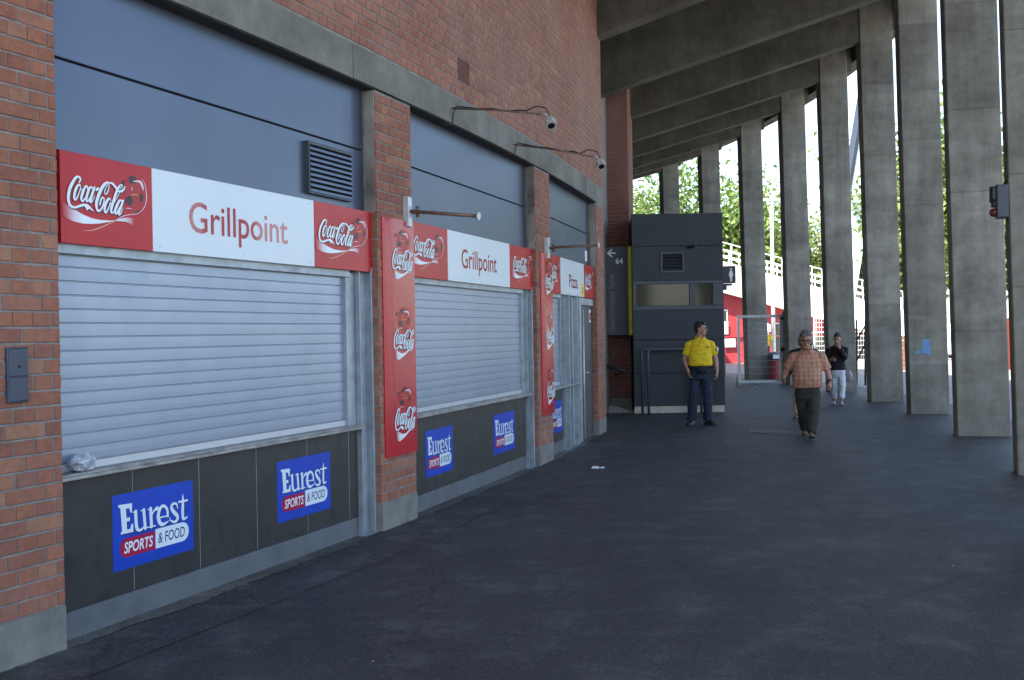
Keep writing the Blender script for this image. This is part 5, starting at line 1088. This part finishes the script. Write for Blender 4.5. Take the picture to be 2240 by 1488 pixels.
# man in yellow by the cabin, looking to the right of the photo
pY = at(1532, 800, 18.28)
J = dict(head=(0.02, 0.0, 1.70, radians(68), 0.05), hs=1.05, neck=[(0.0, 0.015, 1.50), (0.01, 0.012, 1.63)], skin=skin_m, hair=(hair_dark_m, 'short'),
  torso=[(0.92, 0, 0, 0.165, 0.11), (1.08, 0, 0, 0.16, 0.11), (1.25, 0, 0, 0.17, 0.115), (1.42, 0, 0, 0.17, 0.11), (1.52, 0, 0.01, 0.10, 0.07)],
  shirt=[(1.045, 0, 0, 0.200, 0.145), (1.07, 0, -0.005, 0.215, 0.155), (1.16, 0, -0.01, 0.205, 0.155), (1.30, 0, 0, 0.195, 0.135), (1.42, 0, 0, 0.19, 0.12), (1.50, 0, 0.01, 0.13, 0.09), (1.545, 0, 0.012, 0.075, 0.07)],
  arm_a=[(-0.185, 0.0, 1.435), (-0.275, 0.02, 1.16), (-0.215, -0.07, 0.955)], arm_b=[(0.185, 0.0, 1.435), (0.272, 0.03, 1.16), (0.285, -0.05, 0.945)],
  hand_a=((0.25, -0.1, -1), (0.3, -1, 0.1), -0.5), hand_b=((-0.02, -0.1, -1), (-0.2, -1, 0), 0.5), top=(yel_m, 0.72, 0.076),
  pelvis=[(0.80, 0, 0, 0.17, 0.12), (0.92, 0, 0, 0.185, 0.13), (1.06, 0, 0, 0.18, 0.125)], pants=(jean_m, 0.99, (0.102, 0.085, 0.088)),
  leg_a=[(-0.10, 0, 0.86), (-0.125, 0.0, 0.47), (-0.165, 0.03, 0.085)], leg_b=[(0.10, 0, 0.86), (0.115, -0.01, 0.47), (0.125, 0.02, 0.085)],
  toe_a=(-0.34, -0.35, 0), toe_b=(0.30, -0.25, 0), ank=0.085, shoe=shoe_d_m, ss=1.08)
body, Wy, T = person((pY.x, 18.28), -0.12, 'person in a yellow polo shirt and jeans, standing before the dark cabin looking sideways', J)
mb = MB(); capsule(mb, [Wy((-0.20, -0.06, 1.035)), Wy((-0.1, -0.14, 1.02)), Wy((0.1, -0.14, 1.02)), Wy((0.20, -0.06, 1.035))], [0.025]*4); mb2 = MB(); mk('belt', mb, blackc_m, body)
mb = MB(); ellip(mb, Wy((0.02, -0.165, 0.975)), (0.10, 0.045, 0.06)); mk('waist_bag', mb, blackc_m, body)
mb = MB(); ellip(mb, Wy((0.13, -0.118, 1.385)), (0.032, 0.012, 0.006)); ellip(mb, Wy((0.13, -0.121, 1.365)), (0.034, 0.012, 0.006)); mk('chest_print', mb, redwall_m, body)
mb = MB(); ellip(mb, Wy((0.295, -0.055, 1.335)), (0.02, 0.03, 0.045)); mk('sleeve_badge', mb, white_m, body)
mb = MB(); capsule(mb, [Wy((0.0, -0.098, 1.53)), Wy((0.0, -0.118, 1.43))], [0.004, 0.004], 6); mk('placket', mb, pm('placket', (0.5, 0.33, 0.01), 0.8), body)
# man in the orange plaid shirt, walking towards the camera
pO = at(1766, 800, 15.75)
J = dict(head=(-0.02, -0.075, 1.495, radians(4), 0.16), hs=1.14, neck=[(-0.0, 0.0, 1.30), (-0.012, -0.03, 1.42)], skin=skin_red_m, hair=(hair_grey_m, 'long'), glasses=True,
  torso=[(0.80, 0, 0, 0.17, 0.13), (1.0, 0, -0.02, 0.19, 0.15), (1.2, 0, 0, 0.19, 0.13), (1.32, 0, 0.01, 0.11, 0.08)],
  shirt=[(0.775, 0, 0, 0.205, 0.175), (0.80, 0, -0.005, 0.212, 0.185), (0.92, 0, -0.03, 0.218, 0.20), (1.05, 0, -0.03, 0.212, 0.185), (1.20, 0, -0.005, 0.205, 0.145), (1.30, 0, 0.01, 0.15, 0.10), (1.36, 0, 0.01, 0.08, 0.075)],
  arm_a=[(-0.19, 0.0, 1.255), (-0.30, 0.05, 1.06), (-0.345, -0.03, 0.925)], arm_b=[(0.19, 0.0, 1.255), (0.285, 0.0, 1.04), (0.33, -0.10, 0.86)], ar=1.1,
  hand_a=((-0.02, -0.3, -1), (0.5, -1, 0.1), 0.9), hand_b=((-0.06, -0.15, -1), (-0.4, -1, 0), 0.7), top=(PLAID, 0.98, 0.080),
  pelvis=[(0.60, 0, 0, 0.165, 0.13), (0.72, 0, 0, 0.18, 0.15), (0.82, 0, 0, 0.175, 0.145)], pants=(olive_m, 0.99, (0.105, 0.088, 0.076)),
  leg_a=[(-0.09, 0, 0.68), (-0.07, 0.06, 0.40), (-0.05, 0.32, 0.12)], leg_b=[(0.09, 0, 0.68), (0.085, -0.14, 0.41), (0.045, -0.26, 0.10)],
  toe_a=(-0.06, 0.0, 0), toe_b=(0.06, -0.6, 0), ank=0.085, shoe=shoe_b_m, lift_b=0.05)
body, Wo, T = person((pO.x, 15.75), -0.277, 'person with grey hair and glasses in an orange plaid shirt, walking towards the camera', J)
mb = MB(); q = Wo((-0.335, -0.07, 0.86)); mb.box(q.x-0.02, q.x+0.03, q.y-0.025, q.y+0.0, q.z-0.055, q.z+0.045)
mk('phone', mb, black_m, label='small black phone held in the hand of the person in orange plaid', cat='phone')
mb = MB(); w0, w1 = Wo(J['arm_b'][2]), Wo(J['arm_b'][1]); dd_ = (w1-w0).normalized(); mb.tube([w0+dd_*0.005, w0+dd_*0.035], 0.036, 12); mk('wristwatch', mb, black_m, body)
mb = MB(); capsule(mb, [Wo((0.0, -0.125, 1.30)), Wo((0.0, -0.16, 1.18)), Wo((0.0, -0.225, 1.02)), Wo((0.0, -0.225, 0.9)), Wo((0, -0.195, 0.79))], [0.004]*5, 6); mk('placket', mb, pm('placket_orange', (0.55, 0.26, 0.15), 0.8), body)
mb = MB(); q = Wo((0.11, -0.165, 1.12)); mb.box(q.x-0.05, q.x+0.05, q.y-0.012, q.y+0.03, q.z-0.06, q.z+0.05); mk('chest_pocket', mb, PLAID, body)
# woman in black with white trousers, eating while walking
pW = at(1832, 800, 22.66)
J = dict(head=(-0.0, -0.03, 1.43, radians(-6), 0.08), hs=0.98, neck=[(0.0, 0.01, 1.25), (0.0, 0.0, 1.37)], skin=skin_m, hair=(hair_dark_m, 'bun'), collar=False, shirt_name='sweater',
  torso=[(0.75, 0, 0, 0.14, 0.10), (0.95, 0, 0, 0.13, 0.095), (1.15, 0, 0, 0.14, 0.10), (1.26, 0, 0.01, 0.08, 0.06)],
  shirt=[(0.755, 0, 0, 0.172, 0.13), (0.80, 0, 0, 0.175, 0.135), (0.92, 0, 0, 0.155, 0.12), (1.08, 0, -0.01, 0.165, 0.13), (1.20, 0, 0.0, 0.15, 0.10), (1.28, 0, 0.01, 0.085, 0.07), (1.32, 0, 0.01, 0.06, 0.06)],
  arm_a=[(-0.165, 0.0, 1.215), (-0.24, 0.02, 0.98), (-0.13, -0.17, 0.985)], arm_b=[(0.165, 0.0, 1.215), (0.16, -0.10, 1.0), (0.045, -0.19, 1.245)],
  hand_a=((0.7, -0.4, 0.05), (0.1, -0.3, 1), 0.8), hand_b=((-0.25, 0.25, 0.9), (-0.9, -0.2, 0), 1.0), top=(blackc_m, 1.9, 0.072),
  pelvis=[(0.60, 0, 0, 0.15, 0.115), (0.70, 0, 0, 0.165, 0.13), (0.79, 0, 0, 0.155, 0.12)], pants=(whitec_m, 0.82, (0.088, 0.068, 0.062)),
  leg_a=[(-0.075, 0, 0.66), (-0.075, -0.02, 0.38), (-0.085, 0.02, 0.08)], leg_b=[(0.075, 0, 0.66), (0.095, -0.08, 0.39), (0.07, -0.15, 0.08)],
  toe_a=(-0.12, -0.3, 0), toe_b=(0.08, -0.5, 0), ank=0.08, shoe=shoe_g_m, ss=0.92)
body, Ww, T = person((pW.x, 22.66), -0.304, 'person in a black sweater and white trousers, eating while walking past the columns', J)
mb = MB(); ellip(mb, Ww((0.0, -0.185, 1.365)), (0.045, 0.032, 0.028)); mk('bread_roll', mb, pm('bread', (0.55, 0.36, 0.14), 0.8, 0, 0.2, 30), label='bread roll held at the mouth by the person in black', cat='food')
mb = MB(); ellip(mb, Ww((0.235, 0.05, 0.62)), (0.075, 0.07, 0.13)); mb.tube([Ww((0.235, 0.05, 0.72)), Ww((0.2, 0.03, 0.9)), Ww((0.17, 0.0, 1.12))], 0.008, 6)
mk('carrier_bag', mb, pm('bag_pink', (0.36, 0.27, 0.30), 0.5, 0, 0.2, 12), label='small greyish pink carrier bag at the side of the person in black', cat='bag')
# companion mostly hidden behind the man in orange
pT = at(1759, 800, 19.4)
J = dict(vox=0.010, head=(0.02, 0.0, 1.43, 0.1, 0.05), hs=1.0, neck=[(0.0, 0.01, 1.26), (0.0, 0.0, 1.38)], skin=skin_m, hair=(hair_dark_m, 'short'), collar=False,
  torso=[(0.80, 0, 0, 0.15, 0.10), (1.0, 0, 0, 0.15, 0.10), (1.2, 0, 0, 0.16, 0.10), (1.3, 0, 0.01, 0.09, 0.06)],
  shirt=[(0.80, 0, 0, 0.185, 0.14), (0.95, 0, 0, 0.18, 0.135), (1.1, 0, 0, 0.18, 0.13), (1.24, 0, 0, 0.16, 0.10), (1.31, 0, 0.01, 0.09, 0.07)],
  arm_a=[(-0.19, 0.0, 1.24), (-0.235, 0.02, 0.98), (-0.20, -0.1, 0.78)], arm_b=[(0.19, 0.0, 1.24), (0.235, 0.02, 0.98), (0.22, -0.1, 0.78)],
  hand_a=((0.1, -0.2, -1), (0.3, -1, 0), 0.5), hand_b=((0, -0.2, -1), (-0.3, -1, 0), 0.5), top=(blackc_m, 1.7, 0.078),
  pelvis=[(0.64, 0, 0, 0.16, 0.12), (0.74, 0, 0, 0.175, 0.13), (0.83, 0, 0, 0.165, 0.125)], pants=(tan_m, 0.97, (0.092, 0.078, 0.072)),
  leg_a=[(-0.08, 0, 0.70), (-0.12, -0.08, 0.40), (-0.14, -0.10, 0.08)], leg_b=[(0.08, 0, 0.70), (0.08, 0.05, 0.42), (0.07, 0.20, 0.10)],
  toe_a=(-0.19, -0.4, 0), toe_b=(0.08, -0.1, 0), ank=0.08, shoe=shoe_b_m)
person((pT.x, 19.4), -0.277, 'person in black top and tan trousers, almost hidden behind the person in orange plaid', J)
# far steward in yellow near the litter bin
pF = at(1675, 760, 47.0)
J = dict(vox=0.011, head=(0.0, 0.0, 1.60, 0.6, 0.05), hs=1.0, neck=[(0.0, 0.01, 1.42), (0.0, 0.0, 1.54)], skin=skin_m, hair=(hair_dark_m, 'short'),
  torso=[(0.88, 0, 0, 0.15, 0.10), (1.1, 0, 0, 0.15, 0.10), (1.35, 0, 0, 0.16, 0.10), (1.44, 0, 0.01, 0.09, 0.06)],
  shirt=[(0.92, 0, 0, 0.19, 0.14), (1.1, 0, 0, 0.185, 0.135), (1.3, 0, 0, 0.185, 0.125), (1.4, 0, 0, 0.15, 0.10), (1.47, 0, 0.01, 0.08, 0.07)],
  arm_a=[(-0.195, 0.0, 1.38), (-0.25, 0.02, 1.1), (-0.22, -0.08, 0.88)], arm_b=[(0.195, 0.0, 1.38), (0.25, 0.02, 1.1), (0.22, -0.08, 0.88)],
  hand_a=((0.1, -0.1, -1), (0.3, -1, 0), 0.5), hand_b=((0, -0.1, -1), (-0.3, -1, 0), 0.5), top=(yel_m, 0.7, 0.085),
  pelvis=[(0.74, 0, 0, 0.16, 0.12), (0.86, 0, 0, 0.175, 0.13), (0.96, 0, 0, 0.165, 0.12)], pants=(jean_m, 0.98, (0.095, 0.08, 0.078)),
  leg_a=[(-0.09, 0, 0.80), (-0.1, 0, 0.45), (-0.11, 0.03, 0.08)], leg_b=[(0.09, 0, 0.80), (0.1, 0, 0.45), (0.11, 0.03, 0.08)],
  toe_a=(-0.18, -0.3, 0), toe_b=(0.18, -0.3, 0), ank=0.08, shoe=shoe_d_m)
person((pF.x, 47.0), -0.25, 'small distant person in yellow beyond the litter bin, partly behind a column', J)
